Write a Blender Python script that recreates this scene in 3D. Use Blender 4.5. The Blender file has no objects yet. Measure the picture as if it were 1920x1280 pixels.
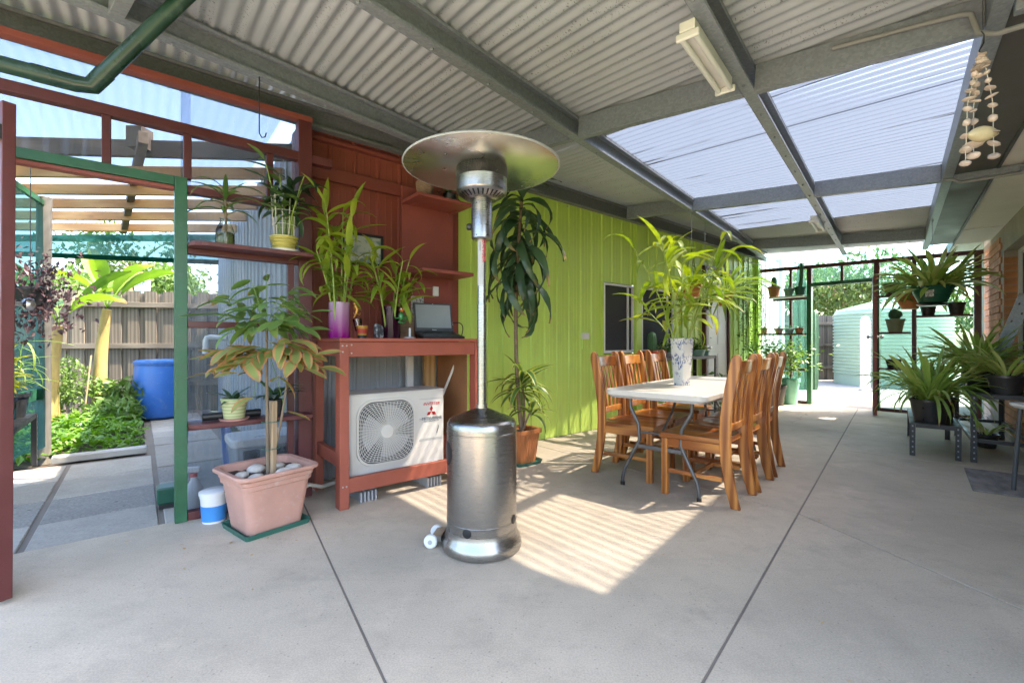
import bpy, bmesh, math, random
from mathutils import Vector, Matrix, Euler
R = math.radians
rnd = random.Random(11)
sc = bpy.context.scene
col = sc.collection

# ------------------------------------------------------------------ camera
FPX, CAMH = 853.0, 1.10            # focal length in photo pixels (1920 wide), eye height in metres
cam = bpy.data.cameras.new('camera')
cam.sensor_width = 36.0
cam.lens = 36.0 * FPX / 1920.0
cam.clip_start, cam.clip_end = 0.05, 600.0
camo = bpy.data.objects.new('camera', cam)
camo.location = (0, 0, CAMH)
camo.rotation_euler = (R(90), 0, 0)
col.objects.link(camo)
sc.camera = camo

# ------------------------------------------------------------------ sky and sun
SUN_DIR = Vector((0.675, 0.045, 1.0)).normalized()       # towards the sun
SUN_EL = math.asin(SUN_DIR.z)
world = bpy.data.worlds.new('World')
sc.world = world
world.use_nodes = True
wn, wl = world.node_tree.nodes, world.node_tree.links
bg = wn['Background']
sky = wn.new('ShaderNodeTexSky')
sky.sky_type = 'NISHITA'
sky.sun_disc = False
sky.sun_elevation = SUN_EL
sky.sun_rotation = math.atan2(SUN_DIR.x, SUN_DIR.y)
sky.air_density = 1.0
sky.dust_density = 3.2
sky.ozone_density = 1.0
wl.new(sky.outputs[0], bg.inputs[0])
bg.inputs[1].default_value = 0.105
sun = bpy.data.lights.new('sun', 'SUN')
sun.energy = 2.1
sun.angle = R(0.9)
sun.color = (1.0, 0.86, 0.68)
suno = bpy.data.objects.new('sun', sun)
suno.rotation_euler = (-SUN_DIR).to_track_quat('-Z', 'Y').to_euler()
suno.location = (20, 0, 31)
col.objects.link(suno)

sc.view_settings.view_transform = 'Standard'
sc.view_settings.look = 'None'
sc.view_settings.gamma = 1.0
sc.view_settings.use_curve_mapping = False
sc.view_settings.exposure = 3.7
cy = sc.cycles
cy.use_denoising = True
try:
    cy.denoiser = 'OPENIMAGEDENOISE'
    cy.denoising_input_passes = 'RGB_ALBEDO_NORMAL'
except Exception:
    pass
cy.use_adaptive_sampling = True
cy.adaptive_threshold = 0.02
cy.max_bounces = 10
cy.diffuse_bounces = 5
cy.glossy_bounces = 4
cy.transmission_bounces = 6
cy.transparent_max_bounces = 24
cy.caustics_reflective = False
cy.caustics_refractive = False
cy.sample_clamp_indirect = 6.0

# ------------------------------------------------------------------ frames of the place
# shed line (W): t along the shed wall, n away from the patio;  house line (H): s along the house, p towards the shed
DW = Vector((0.773, 0.634, 0)).normalized(); NW = Vector((-DW.y, DW.x, 0))
DH = Vector((0.645, 0.764, 0)).normalized(); NH = Vector((-DH.y, DH.x, 0))
P0 = Vector((-2.035, 2.80, 0))
TW = math.atan2(DW.y, DW.x); TH = math.atan2(DH.y, DH.x)
def Wp(t, n, z=0.0): return P0 + DW * t + NW * n + Vector((0, 0, z))
def Hp(s, p, z=0.0): return DH * s + NH * p + Vector((0, 0, z))
def Fl(u, v, z=0.0):                                    # pixel of a point at height z -> place
    y = FPX * (CAMH - z) / (v - 640.0)
    return Vector(((u - 960.0) / FPX * y, y, z))
def roof_z(p): return 2.62 + 0.064 * (p + 0.30)
def p_of(t, n): return Wp(t, n).dot(NH)
def n_at(t, p): return (p - P0.dot(NH) - t * DW.dot(NH)) / NW.dot(NH)

# ------------------------------------------------------------------ materials
MATS = {}
def _new(name):
    m = bpy.data.materials.new(name); m.use_nodes = True
    MATS[name] = m
    return m, m.node_tree.nodes, m.node_tree.links, m.node_tree.nodes['Principled BSDF']
def _mix(n, l, fac, a, b):
    x = n.new('ShaderNodeMix'); x.data_type = 'RGBA'
    for sock, v in ((x.inputs[0], fac), (x.inputs[6], a), (x.inputs[7], b)):
        if hasattr(v, 'links') or hasattr(v, 'is_linked'): l.new(v, sock)
        elif isinstance(v, (int, float)): sock.default_value = v
        else: sock.default_value = (*v, 1.0) if len(v) == 3 else v
    return x.outputs[2]
def _ramp(n, l, src, a, b):
    r = n.new('ShaderNodeMapRange'); r.inputs[1].default_value = a; r.inputs[2].default_value = b
    l.new(src, r.inputs[0]); return r.outputs[0]
def _coord(n, l, scale=(1, 1, 1), kind='Object', rot=(0, 0, 0)):
    tc = n.new('ShaderNodeTexCoord'); mp = n.new('ShaderNodeMapping')
    mp.inputs['Scale'].default_value = scale; mp.inputs['Rotation'].default_value = rot
    l.new(tc.outputs[kind], mp.inputs[0]); return mp.outputs[0]
def _noise(n, l, vec, scale, detail=4, rough=0.55):
    t = n.new('ShaderNodeTexNoise'); t.inputs['Scale'].default_value = scale
    t.inputs['Detail'].default_value = detail; t.inputs['Roughness'].default_value = rough
    if vec is not None: l.new(vec, t.inputs['Vector'])
    return t.outputs[0]
def _bump(n, l, bsdf, h, strength=0.3, dist=0.01):
    b = n.new('ShaderNodeBump'); b.inputs['Strength'].default_value = strength; b.inputs['Distance'].default_value = dist
    l.new(h, b.inputs['Height']); l.new(b.outputs[0], bsdf.inputs['Normal'])

def paint(name, c, rough=0.5, metal=0.0, var=0.18, scale=3.0, bump=0.0, bscale=40.0, stretch=(1, 1, 1), dirt=None, spec=0.5, coat=0.0, rand=0.0):
    """coloured surface with uneven tone, optional grime colour, fine relief"""
    m, n, l, b = _new(name)
    v = _coord(n, l, stretch)
    f = _ramp(n, l, _noise(n, l, v, scale, 5, 0.6), 0.3, 0.7)
    c0 = tuple(x * (1 - var) for x in c); c1 = tuple(min(1, x * (1 + var)) for x in c)
    out = _mix(n, l, f, c0, c1)
    if dirt:
        f2 = _ramp(n, l, _noise(n, l, v, scale * 2.7, 6, 0.7), 0.56, 0.78)
        out = _mix(n, l, f2, out, dirt)
    if rand:
        oi = n.new('ShaderNodeObjectInfo'); mr = n.new('ShaderNodeMapRange')
        mr.inputs[3].default_value = 1 - rand; mr.inputs[4].default_value = 1 + rand
        l.new(oi.outputs['Random'], mr.inputs[0])
        hs = n.new('ShaderNodeHueSaturation'); l.new(mr.outputs[0], hs.inputs['Value']); l.new(out, hs.inputs['Color']); out = hs.outputs[0]
    l.new(out, b.inputs['Base Color'])
    b.inputs['Roughness'].default_value = rough; b.inputs['Metallic'].default_value = metal
    b.inputs['Specular IOR Level'].default_value = spec
    if coat: b.inputs['Coat Weight'].default_value = coat; b.inputs['Coat Roughness'].default_value = 0.12
    rr = n.new('ShaderNodeMapRange'); rr.inputs[3].default_value = max(0.02, rough - 0.1); rr.inputs[4].default_value = min(1, rough + 0.12)
    l.new(f, rr.inputs[0]); l.new(rr.outputs[0], b.inputs['Roughness'])
    if bump: _bump(n, l, b, _noise(n, l, v, bscale, 4, 0.6), bump, 0.004)
    return m

def wood(name, c0, c1, axis='X', rough=0.45, coat=0.0, scale=14.0, rand=0.12, bump=0.12, knots=True):
    m, n, l, b = _new(name)
    st = {'X': (0.07, 1, 1), 'Y': (1, 0.07, 1), 'Z': (1, 1, 0.07)}[axis]
    v = _coord(n, l, st)
    oi = n.new('ShaderNodeObjectInfo'); ad = n.new('ShaderNodeVectorMath'); ad.operation = 'ADD'
    sc_ = n.new('ShaderNodeVectorMath'); sc_.operation = 'SCALE'; sc_.inputs[0].default_value = (7.0, 5.0, 3.0)
    l.new(oi.outputs['Random'], sc_.inputs['Scale']); l.new(v, ad.inputs[0]); l.new(sc_.outputs[0], ad.inputs[1]); v = ad.outputs[0]
    g = _noise(n, l, v, scale * 2.2, 6, 0.65)
    wv = n.new('ShaderNodeTexWave'); wv.inputs['Scale'].default_value = scale * 0.45; wv.inputs['Distortion'].default_value = 7
    wv.inputs['Detail'].default_value = 3; l.new(v, wv.inputs['Vector'])
    mx = n.new('ShaderNodeMath'); mx.operation = 'MULTIPLY'; l.new(g, mx.inputs[0]); l.new(wv.outputs[0], mx.inputs[1])
    f = _ramp(n, l, mx.outputs[0], 0.05, 0.5)
    out = _mix(n, l, f, c0, c1)
    if knots:
        vo = n.new('ShaderNodeTexVoronoi'); vo.inputs['Scale'].default_value = 3.2; l.new(_coord(n, l, {'X': (0.45, 1, 1), 'Y': (1, 0.45, 1), 'Z': (1, 1, 0.45)}[axis]), vo.inputs['Vector'])
        k = _ramp(n, l, vo.outputs['Distance'], 0.10, 0.03)
        out = _mix(n, l, k, out, tuple(x * 0.45 for x in c0))
    if rand:
        mr = n.new('ShaderNodeMapRange'); mr.inputs[3].default_value = 1 - rand; mr.inputs[4].default_value = 1 + rand
        l.new(oi.outputs['Random'], mr.inputs[0]); hs = n.new('ShaderNodeHueSaturation')
        l.new(mr.outputs[0], hs.inputs['Value']); l.new(out, hs.inputs['Color']); out = hs.outputs[0]
    l.new(out, b.inputs['Base Color']); b.inputs['Roughness'].default_value = rough
    if coat: b.inputs['Coat Weight'].default_value = coat; b.inputs['Coat Roughness'].default_value = 0.15
    if bump: _bump(n, l, b, g, bump, 0.003)
    return m

def leafmat(name, c0, c1, trans=0.35, rough=0.42, edge=None):
    m, n, l, b = _new(name)
    oi = n.new('ShaderNodeObjectInfo')
    v = _coord(n, l)
    ns = _noise(n, l, v, 9.0, 3)
    mm = n.new('ShaderNodeMath'); mm.operation = 'ADD'; l.new(oi.outputs['Random'], mm.inputs[0]); l.new(ns, mm.inputs[1])
    f = _ramp(n, l, mm.outputs[0], 0.35, 1.25)
    out = _mix(n, l, f, c0, c1)
    ut = n.new('ShaderNodeUVMap'); st_ = n.new('ShaderNodeSeparateXYZ'); l.new(ut.outputs[0], st_.inputs[0])
    a1 = n.new('ShaderNodeMath'); a1.operation = 'MULTIPLY_ADD'; a1.inputs[1].default_value = 0.22; l.new(ns, a1.inputs[0]); l.new(st_.outputs[0], a1.inputs[2])
    a2 = n.new('ShaderNodeMath'); a2.operation = 'MULTIPLY_ADD'; a2.inputs[1].default_value = 0.16; l.new(oi.outputs['Random'], a2.inputs[0]); l.new(a1.outputs[0], a2.inputs[2])
    out = _mix(n, l, _ramp(n, l, a2.outputs[0], 1.06, 1.20), out, (0.34, 0.23, 0.09))
    if edge:
        uvn = n.new('ShaderNodeUVMap'); sx = n.new('ShaderNodeSeparateXYZ'); l.new(uvn.outputs[0], sx.inputs[0])
        s1 = n.new('ShaderNodeMath'); s1.operation = 'SUBTRACT'; s1.inputs[1].default_value = 0.5; l.new(sx.outputs[1], s1.inputs[0])
        ab = n.new('ShaderNodeMath'); ab.operation = 'ABSOLUTE'; l.new(s1.outputs[0], ab.inputs[0])
        w = n.new('ShaderNodeMath'); w.operation = 'MULTIPLY_ADD'; l.new(ns, w.inputs[0]); w.inputs[1].default_value = 0.35; l.new(ab.outputs[0], w.inputs[2])
        ef = _ramp(n, l, w.outputs[0], edge[1], edge[1] + 0.12)
        out = _mix(n, l, ef, out, edge[0])
    l.new(out, b.inputs['Base Color']); b.inputs['Roughness'].default_value = rough
    tr = n.new('ShaderNodeBsdfTranslucent'); hs = n.new('ShaderNodeHueSaturation')
    hs.inputs['Saturation'].default_value = 1.15; hs.inputs['Value'].default_value = 1.3; l.new(out, hs.inputs['Color']); l.new(hs.outputs[0], tr.inputs[0])
    ms = n.new('ShaderNodeMixShader'); ms.inputs[0].default_value = trans
    l.new(b.outputs[0], ms.inputs[1]); l.new(tr.outputs[0], ms.inputs[2])
    l.new(ms.outputs[0], n['Material Output'].inputs[0])
    return m

def clear(name, tint, gloss=0.10, rough=0.08, haze=(0.8, 0.82, 0.85), hazeamt=0.06, streak=(0.5, 0.5, 6.0), streakamt=0.5, dirt=(0.25, 0.23, 0.19)):
    """clear plastic sheet: tinted, faintly glossy, with grime streaks of their own shape"""
    m, n, l, b = _new(name)
    n.remove(b)
    tr = n.new('ShaderNodeBsdfTransparent'); tr.inputs[0].default_value = (*tint, 1)
    gl = n.new('ShaderNodeBsdfGlossy'); gl.inputs['Roughness'].default_value = rough; gl.inputs[0].default_value = (0.9, 0.93, 0.95, 1)
    fr = n.new('ShaderNodeFresnel'); fr.inputs[0].default_value = 1.45
    fm = n.new('ShaderNodeMath'); fm.operation = 'MULTIPLY'; fm.inputs[1].default_value = gloss * 10; fm.use_clamp = True
    l.new(fr.outputs[0], fm.inputs[0])
    m1 = n.new('ShaderNodeMixShader'); l.new(fm.outputs[0], m1.inputs[0]); l.new(tr.outputs[0], m1.inputs[1]); l.new(gl.outputs[0], m1.inputs[2])
    df = n.new('ShaderNodeBsdfTranslucent'); df.inputs[0].default_value = (*haze, 1)
    dd = n.new('ShaderNodeBsdfDiffuse')
    v = _coord(n, l, streak)
    f = _ramp(n, l, _noise(n, l, v, 4.0, 6, 0.7), 0.5, 0.85)
    dd.inputs[0].default_value = (*dirt, 1)
    m2 = n.new('ShaderNodeMixShader'); m2.inputs[0].default_value = hazeamt; l.new(m1.outputs[0], m2.inputs[1]); l.new(df.outputs[0], m2.inputs[2])
    fs = n.new('ShaderNodeMath'); fs.operation = 'MULTIPLY'; fs.inputs[1].default_value = streakamt; l.new(f, fs.inputs[0])
    m3 = n.new('ShaderNodeMixShader'); l.new(fs.outputs[0], m3.inputs[0]); l.new(m2.outputs[0], m3.inputs[1]); l.new(dd.outputs[0], m3.inputs[2])
    l.new(m3.outputs[0], n['Material Output'].inputs[0])
    return m

def glassmat(name, tint, gloss=1.0, dark=None, amt=0.0):
    m, n, l, b = _new(name); n.remove(b)
    tr = n.new('ShaderNodeBsdfTransparent'); tr.inputs[0].default_value = (*tint, 1)
    gl = n.new('ShaderNodeBsdfGlossy'); gl.inputs['Roughness'].default_value = 0.03
    fr = n.new('ShaderNodeFresnel'); fr.inputs[0].default_value = 1.5
    m1 = n.new('ShaderNodeMixShader'); l.new(fr.outputs[0], m1.inputs[0]); l.new(tr.outputs[0], m1.inputs[1]); l.new(gl.outputs[0], m1.inputs[2])
    out = m1
    if dark:
        dd = n.new('ShaderNodeBsdfDiffuse'); dd.inputs[0].default_value = (*dark, 1)
        out = n.new('ShaderNodeMixShader'); out.inputs[0].default_value = amt; l.new(m1.outputs[0], out.inputs[1]); l.new(dd.outputs[0], out.inputs[2])
    l.new(out.outputs[0], n['Material Output'].inputs[0])
    return m

def concrete(name, c, speck=0.5, stain=(0.30, 0.25, 0.19), rough=0.85, sscale=160, rand=0.0):
    m, n, l, b = _new(name)
    v = _coord(n, l)
    big = _ramp(n, l, _noise(n, l, v, 0.9, 6, 0.65), 0.3, 0.72)
    out = _mix(n, l, big, tuple(x * 0.80 for x in c), tuple(x * 1.10 for x in c))
    mid = _ramp(n, l, _noise(n, l, v, 4.0, 7, 0.75), 0.48, 0.75)
    out = _mix(n, l, mid, out, tuple(x * 0.76 for x in c))
    pale = _ramp(n, l, _noise(n, l, _coord(n, l, (1, 1, 1), rot=(0, 0, 1.1)), 2.3, 6, 0.7), 0.55, 0.8)
    out = _mix(n, l, pale, out, tuple(min(1, x * 1.16) for x in c))
    sp = _ramp(n, l, _noise(n, l, v, sscale * 0.8, 2, 0.6), 0.40, 0.62)
    out = _mix(n, l, sp, tuple(x * (1 - 0.42 * speck) for x in c), out) if False else _mix(n, l, sp, _mix(n, l, 0.42 * speck, out, (0.08, 0.08, 0.08)), out)
    vo = n.new('ShaderNodeTexVoronoi'); vo.inputs['Scale'].default_value = sscale * 0.33; vo.inputs['Randomness'].default_value = 1; l.new(v, vo.inputs['Vector'])
    sep = n.new('ShaderNodeSeparateColor'); l.new(vo.outputs['Color'], sep.inputs[0])
    keep = _ramp(n, l, sep.outputs[0], 0.78, 1.0); dot = _ramp(n, l, vo.outputs['Distance'], 0.28, 0.14)
    mu = n.new('ShaderNodeMath'); mu.operation = 'MULTIPLY'; l.new(keep, mu.inputs[0]); l.new(dot, mu.inputs[1])
    mu2 = n.new('ShaderNodeMath'); mu2.operation = 'MULTIPLY'; mu2.inputs[1].default_value = speck; l.new(mu.outputs[0], mu2.inputs[0])
    out = _mix(n, l, mu2.outputs[0], out, (0.07, 0.065, 0.06))
    st = _ramp(n, l, _noise(n, l, v, 1.7, 7, 0.75), 0.57, 0.74)
    st2 = n.new('ShaderNodeMath'); st2.operation = 'MULTIPLY'; st2.inputs[1].default_value = 0.5; l.new(st, st2.inputs[0])
    out = _mix(n, l, st2.outputs[0], out, stain)
    tr_ = _ramp(n, l, _noise(n, l, _coord(n, l, (0.5, 6.0, 1.0), rot=(0, 0, 0.7)), 3.0, 4, 0.6), 0.55, 0.8)
    tr2 = n.new('ShaderNodeMath'); tr2.operation = 'MULTIPLY'; tr2.inputs[1].default_value = 0.22; l.new(tr_, tr2.inputs[0])
    out = _mix(n, l, tr2.outputs[0], out, tuple(x * 0.6 for x in c))
    cr = n.new('ShaderNodeTexVoronoi'); cr.feature = 'DISTANCE_TO_EDGE'; cr.inputs['Scale'].default_value = 0.55
    wv = n.new('ShaderNodeVectorMath'); wv.operation = 'MULTIPLY_ADD'; wv.inputs[1].default_value = (0.35, 0.35, 0); nn_ = n.new('ShaderNodeTexNoise'); nn_.inputs['Scale'].default_value = 2.5; l.new(v, nn_.inputs['Vector'])
    l.new(nn_.outputs['Color'], wv.inputs[0]); l.new(v, wv.inputs[2]); l.new(wv.outputs[0], cr.inputs['Vector'])
    ck = _ramp(n, l, cr.outputs['Distance'], 0.0035, 0.0015); ckm = n.new('ShaderNodeMath'); ckm.operation = 'MULTIPLY'; l.new(ck, ckm.inputs[0]); l.new(_ramp(n, l, _noise(n, l, v, 0.7, 2), 0.52, 0.6), ckm.inputs[1])
    ck2 = n.new('ShaderNodeMath'); ck2.operation = 'MULTIPLY'; ck2.inputs[1].default_value = 0.45; l.new(ckm.outputs[0], ck2.inputs[0])
    out = _mix(n, l, ck2.outputs[0], out, (0.14, 0.12, 0.10))
    if rand:
        oi = n.new('ShaderNodeObjectInfo'); mr = n.new('ShaderNodeMapRange'); mr.inputs[3].default_value = 1 - rand; mr.inputs[4].default_value = 1 + rand
        l.new(oi.outputs['Random'], mr.inputs[0]); hs = n.new('ShaderNodeHueSaturation'); l.new(mr.outputs[0], hs.inputs['Value']); l.new(out, hs.inputs['Color']); out = hs.outputs[0]
    l.new(out, b.inputs['Base Color']); b.inputs['Roughness'].default_value = rough; b.inputs['Specular IOR Level'].default_value = 0.3
    _bump(n, l, b, _noise(n, l, v, sscale, 3, 0.6), 0.35, 0.003)
    return m

def galv(name, c=(0.42, 0.43, 0.44), metal=0.35, rough=0.42):
    m, n, l, b = _new(name)
    v = _coord(n, l)
    vo = n.new('ShaderNodeTexVoronoi'); vo.inputs['Scale'].default_value = 75; l.new(v, vo.inputs['Vector'])
    sp = n.new('ShaderNodeSeparateColor'); l.new(vo.outputs['Color'], sp.inputs[0])
    out = _mix(n, l, sp.outputs[0], tuple(x * 0.86 for x in c), tuple(x * 1.12 for x in c))
    f = _ramp(n, l, _noise(n, l, v, 2.5, 6, 0.7), 0.5, 0.75)
    f2 = n.new('ShaderNodeMath'); f2.operation = 'MULTIPLY'; f2.inputs[1].default_value = 0.35; l.new(f, f2.inputs[0])
    out = _mix(n, l, f2.outputs[0], out, (0.25, 0.24, 0.22))
    l.new(out, b.inputs['Base Color']); b.inputs['Metallic'].default_value = metal; b.inputs['Roughness'].default_value = rough
    return m

def brushed(name, c=(0.62, 0.60, 0.57), rough=0.26):
    m, n, l, b = _new(name)
    v = _coord(n, l, (1, 1, 0.6))
    g = _noise(n, l, _coord(n, l, (3, 3, 160)), 6.0, 4, 0.6)
    f = _ramp(n, l, _noise(n, l, v, 5, 5, 0.65), 0.35, 0.75)
    l.new(_mix(n, l, f, tuple(x * 0.86 for x in c), c), b.inputs['Base Color'])
    b.inputs['Metallic'].default_value = 1.0
    mr = n.new('ShaderNodeMapRange'); mr.inputs[3].default_value = rough - 0.08; mr.inputs[4].default_value = rough + 0.12; l.new(g, mr.inputs[0]); l.new(mr.outputs[0], b.inputs['Roughness'])
    _bump(n, l, b, g, 0.04, 0.001)
    return m

concrete('concrete', (0.575, 0.478, 0.358), 0.42, sscale=190)
concrete('path_concrete', (0.45, 0.41, 0.35), 0.4, sscale=110, rand=0.18)
concrete('path_pebble', (0.33, 0.305, 0.27), 0.9, sscale=70)
concrete('yard_concrete', (0.33, 0.315, 0.29), 0.3)
paint('label_grey', (0.40, 0.40, 0.38), 0.5); paint('joint', (0.21, 0.18, 0.15), 0.9)
paint('soil', (0.055, 0.040, 0.028), 0.95, var=0.4, scale=20, bump=0.8, bscale=60)
paint('grass_ground', (0.10, 0.12, 0.05), 0.95, var=0.35, scale=4, bump=0.5)
galv('galv', (0.25, 0.275, 0.315), 0.2); galv('galv_dark', (0.17, 0.178, 0.19), 0.2, 0.5)
def sheet_mat(name, c):
    m, n, l, b = _new(name)
    v0 = _coord(n, l, (1, 1, 1), rot=(0, 0, -TW))
    f = _ramp(n, l, _noise(n, l, v0, 1.6, 5, 0.6), 0.3, 0.7)
    out = _mix(n, l, f, tuple(x * 0.90 for x in c), tuple(x * 1.08 for x in c))
    mp = n.new('ShaderNodeMapping'); mp.inputs['Scale'].default_value = (13.12, 0.8, 1.0); l.new(v0, mp.inputs[0])
    lane = _ramp(n, l, _noise(n, l, mp.outputs[0], 1.0, 2, 0.5), 0.50, 0.62)
    spot = _ramp(n, l, _noise(n, l, v0, 95, 2, 0.5), 0.60, 0.66)
    mu = n.new('ShaderNodeMath'); mu.operation = 'MULTIPLY'; l.new(lane, mu.inputs[0]); l.new(spot, mu.inputs[1])
    mu2 = n.new('ShaderNodeMath'); mu2.operation = 'MULTIPLY'; mu2.inputs[1].default_value = 0.75; l.new(mu.outputs[0], mu2.inputs[0])
    out = _mix(n, l, mu2.outputs[0], out, (0.09, 0.085, 0.08))
    l.new(out, b.inputs['Base Color']); b.inputs['Roughness'].default_value = 0.5; b.inputs['Metallic'].default_value = 0.1
sheet_mat('sheet_under', (0.42, 0.45, 0.495))
paint('red_paint', (0.255, 0.062, 0.046), 0.5, var=0.12, scale=4, bump=0.25, bscale=26)
paint('red_wall', (0.29, 0.072, 0.05), 0.45, var=0.10, scale=2)
paint('bench_red', (0.33, 0.085, 0.05), 0.5, var=0.12, scale=5, bump=0.3, bscale=22)
paint('maroon', (0.098, 0.022, 0.021), 0.45, var=0.15, scale=6, bump=0.2)
paint('green_post', (0.020, 0.105, 0.045), 0.4, var=0.2, scale=6, dirt=(0.06, 0.12, 0.07), bump=0.15)
paint('green_wall', (0.58, 0.76, 0.15), 0.42, var=0.07, scale=1.5, dirt=(0.47, 0.60, 0.16), stretch=(1, 1, 0.3))
paint('grey_wall', (0.33, 0.35, 0.37), 0.45, var=0.06, scale=1.5)
paint('white_wall', (0.66, 0.68, 0.68), 0.45, var=0.06)
paint('white_paint', (0.74, 0.74, 0.72), 0.4, var=0.05)
paint('white_plastic', (0.72, 0.71, 0.68), 0.35, var=0.05)
paint('cream_metal', (0.66, 0.63, 0.56), 0.38, var=0.05, scale=2)
paint('black_plastic', (0.018, 0.018, 0.019), 0.38, var=0.2)
paint('pot_black', (0.022, 0.022, 0.023), 0.33, var=0.3, scale=8, dirt=(0.06, 0.055, 0.05))
paint('black_metal', (0.020, 0.020, 0.022), 0.42, var=0.25, scale=9)
paint('gutter_dark', (0.085, 0.08, 0.075), 0.5); paint('dark_grey', (0.07, 0.075, 0.08), 0.5)
paint('grey_plastic', (0.38, 0.38, 0.38), 0.5)
paint('table_metal', (0.13, 0.125, 0.12), 0.35, metal=0.5)
paint('planter', (0.52, 0.285, 0.215), 0.7, var=0.12, scale=5, dirt=(0.55, 0.40, 0.33), bump=0.15)
paint('terracotta', (0.42, 0.155, 0.075), 0.75, var=0.14, scale=8, dirt=(0.5, 0.27, 0.18))
paint('terracotta_plastic', (0.47, 0.165, 0.055), 0.45, var=0.1)
paint('saucer_green', (0.03, 0.12, 0.085), 0.45, dirt=(0.09, 0.15, 0.12))
paint('pot_green', (0.012, 0.085, 0.05), 0.35)
paint('pot_sage', (0.24, 0.27, 0.15), 0.45)
paint('pot_celadon', (0.19, 0.33, 0.25), 0.3)
paint('pot_mint', (0.20, 0.50, 0.40), 0.4)
paint('pot_yellow', (0.46, 0.40, 0.10), 0.3)
paint('pot_pink', (0.55, 0.30, 0.26), 0.6)
paint('pot_blue', (0.30, 0.40, 0.50), 0.5)
paint('pot_maroon', (0.10, 0.02, 0.02), 0.3)
paint('tray_red', (0.45, 0.06, 0.03), 0.4)
paint('stone', (0.55, 0.50, 0.43), 0.8, var=0.3, scale=14, bump=0.4)
paint('bark', (0.20, 0.15, 0.10), 0.9, var=0.35, scale=18, bump=0.7, bscale=45, stretch=(1, 1, 0.3))
paint('cane', (0.22, 0.15, 0.09), 0.8, var=0.3, scale=22, bump=0.5)
paint('bamboo_stem', (0.26, 0.34, 0.06), 0.4, var=0.25, scale=12)
paint('stem_green', (0.13, 0.22, 0.05), 0.5, var=0.25, scale=12)
paint('banana_trunk', (0.32, 0.24, 0.08), 0.7, var=0.35, scale=7, dirt=(0.16, 0.10, 0.05), stretch=(1, 1, 0.5))
paint('cactus', (0.05, 0.13, 0.055), 0.6, var=0.3, scale=20, bump=0.6)
paint('drum_blue', (0.035, 0.15, 0.50), 0.4, var=0.12, scale=3, dirt=(0.14, 0.25, 0.50))
paint('stool_blue', (0.09, 0.20, 0.50), 0.45)
paint('table_top', (0.66, 0.60, 0.51), 0.45, var=0.06, scale=4); paint('tank_green', (0.34, 0.44, 0.33), 0.5, var=0.06)
paint('brick', (0.52, 0.235, 0.115), 0.85, var=0.16, scale=12, bump=0.5, bscale=70, rand=0.16)
paint('mortar', (0.36, 0.31, 0.26), 0.95, bump=0.4)
paint('soffit', (0.74, 0.72, 0.67), 0.7, var=0.05)
paint('pipe_green', (0.014, 0.045, 0.03), 0.3, var=0.25, scale=5, dirt=(0.07, 0.12, 0.09))
paint('rope', (0.60, 0.56, 0.47), 0.8)
paint('shell', (0.58, 0.47, 0.40), 0.45, var=0.3, scale=25, rand=0.25)
paint('shell_big', (0.66, 0.56, 0.34), 0.3, var=0.2, scale=12)
paint('cloth_mat', (0.20, 0.18, 0.165), 0.95, var=0.5, scale=10, stretch=(0.4, 1, 1), bump=0.5, dirt=(0.20, 0.14, 0.10))
paint('red_print', (0.62, 0.03, 0.03), 0.5, var=0.02); paint('grey_print', (0.10, 0.11, 0.13), 0.5, var=0.02)
paint('white_print', (0.8, 0.8, 0.8), 0.5, var=0.02); paint('blue_print', (0.05, 0.25, 0.6), 0.5)
paint('screen', (0.30, 0.33, 0.34), 0.22, var=0.08, scale=2); paint('laptop_black', (0.022, 0.023, 0.026), 0.35)
paint('laptop_bezel', (0.06, 0.065, 0.075), 0.35)
paint('wicker', (0.21, 0.13, 0.08), 0.8, var=0.35, scale=30, bump=0.8, bscale=60, stretch=(1, 1, 3))
paint('gold', (0.55, 0.27, 0.05), 0.25, metal=0.3); paint('orange_glass', (0.62, 0.18, 0.03), 0.15, coat=0.5)
paint('frog_green', (0.02, 0.22, 0.05), 0.12, coat=0.8); paint('board_brown', (0.26, 0.115, 0.045), 0.7, var=0.2)
paint('shade_steel', (0.16, 0.15, 0.14), 0.4, metal=0.8, var=0.3); paint('steel_dull', (0.45, 0.44, 0.42), 0.3, metal=0.9)
paint('reflector', (0.86, 0.87, 0.81), 0.27, metal=1.0, var=0.02, scale=1.0)
paint('sign_white', (0.75, 0.75, 0.75), 0.5); paint('marble', (0.70, 0.68, 0.66), 0.4)
paint('dry', (0.46, 0.32, 0.15), 0.9, var=0.3); paint('conduit', (0.24, 0.24, 0.24), 0.5)
brushed('stainless', (0.37, 0.36, 0.345), 0.27); brushed('chrome', (0.52, 0.51, 0.50), 0.2)
wood('chair_wood', (0.25, 0.068, 0.010), (0.56, 0.22, 0.045), 'Z', 0.36, 0.3, knots=False, rand=0.2)
wood('chair_seat_wood', (0.25, 0.068, 0.010), (0.54, 0.21, 0.04), 'X', 0.3, 0.4, knots=False, rand=0.2)
wood('pine', (0.36, 0.19, 0.07), (0.48, 0.29, 0.12), 'X', 0.6)
wood('pine_up', (0.40, 0.22, 0.08), (0.55, 0.34, 0.15), 'Z', 0.6)
wood('old_timber', (0.08, 0.055, 0.035), (0.14, 0.10, 0.07), 'X', 0.8)
wood('paling', (0.12, 0.10, 0.078), (0.195, 0.17, 0.135), 'Z', 0.9, rand=0.2)
wood('fence_rail', (0.14, 0.12, 0.095), (0.20, 0.175, 0.14), 'X', 0.9)
wood('grey_sleeper', (0.36, 0.345, 0.32), (0.47, 0.455, 0.43), 'X', 0.9)
wood('pole_timber', (0.09, 0.083, 0.072), (0.14, 0.13, 0.11), 'Z', 0.9)
wood('stake_wood', (0.34, 0.23, 0.13), (0.46, 0.33, 0.20), 'Z', 0.8)
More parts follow.
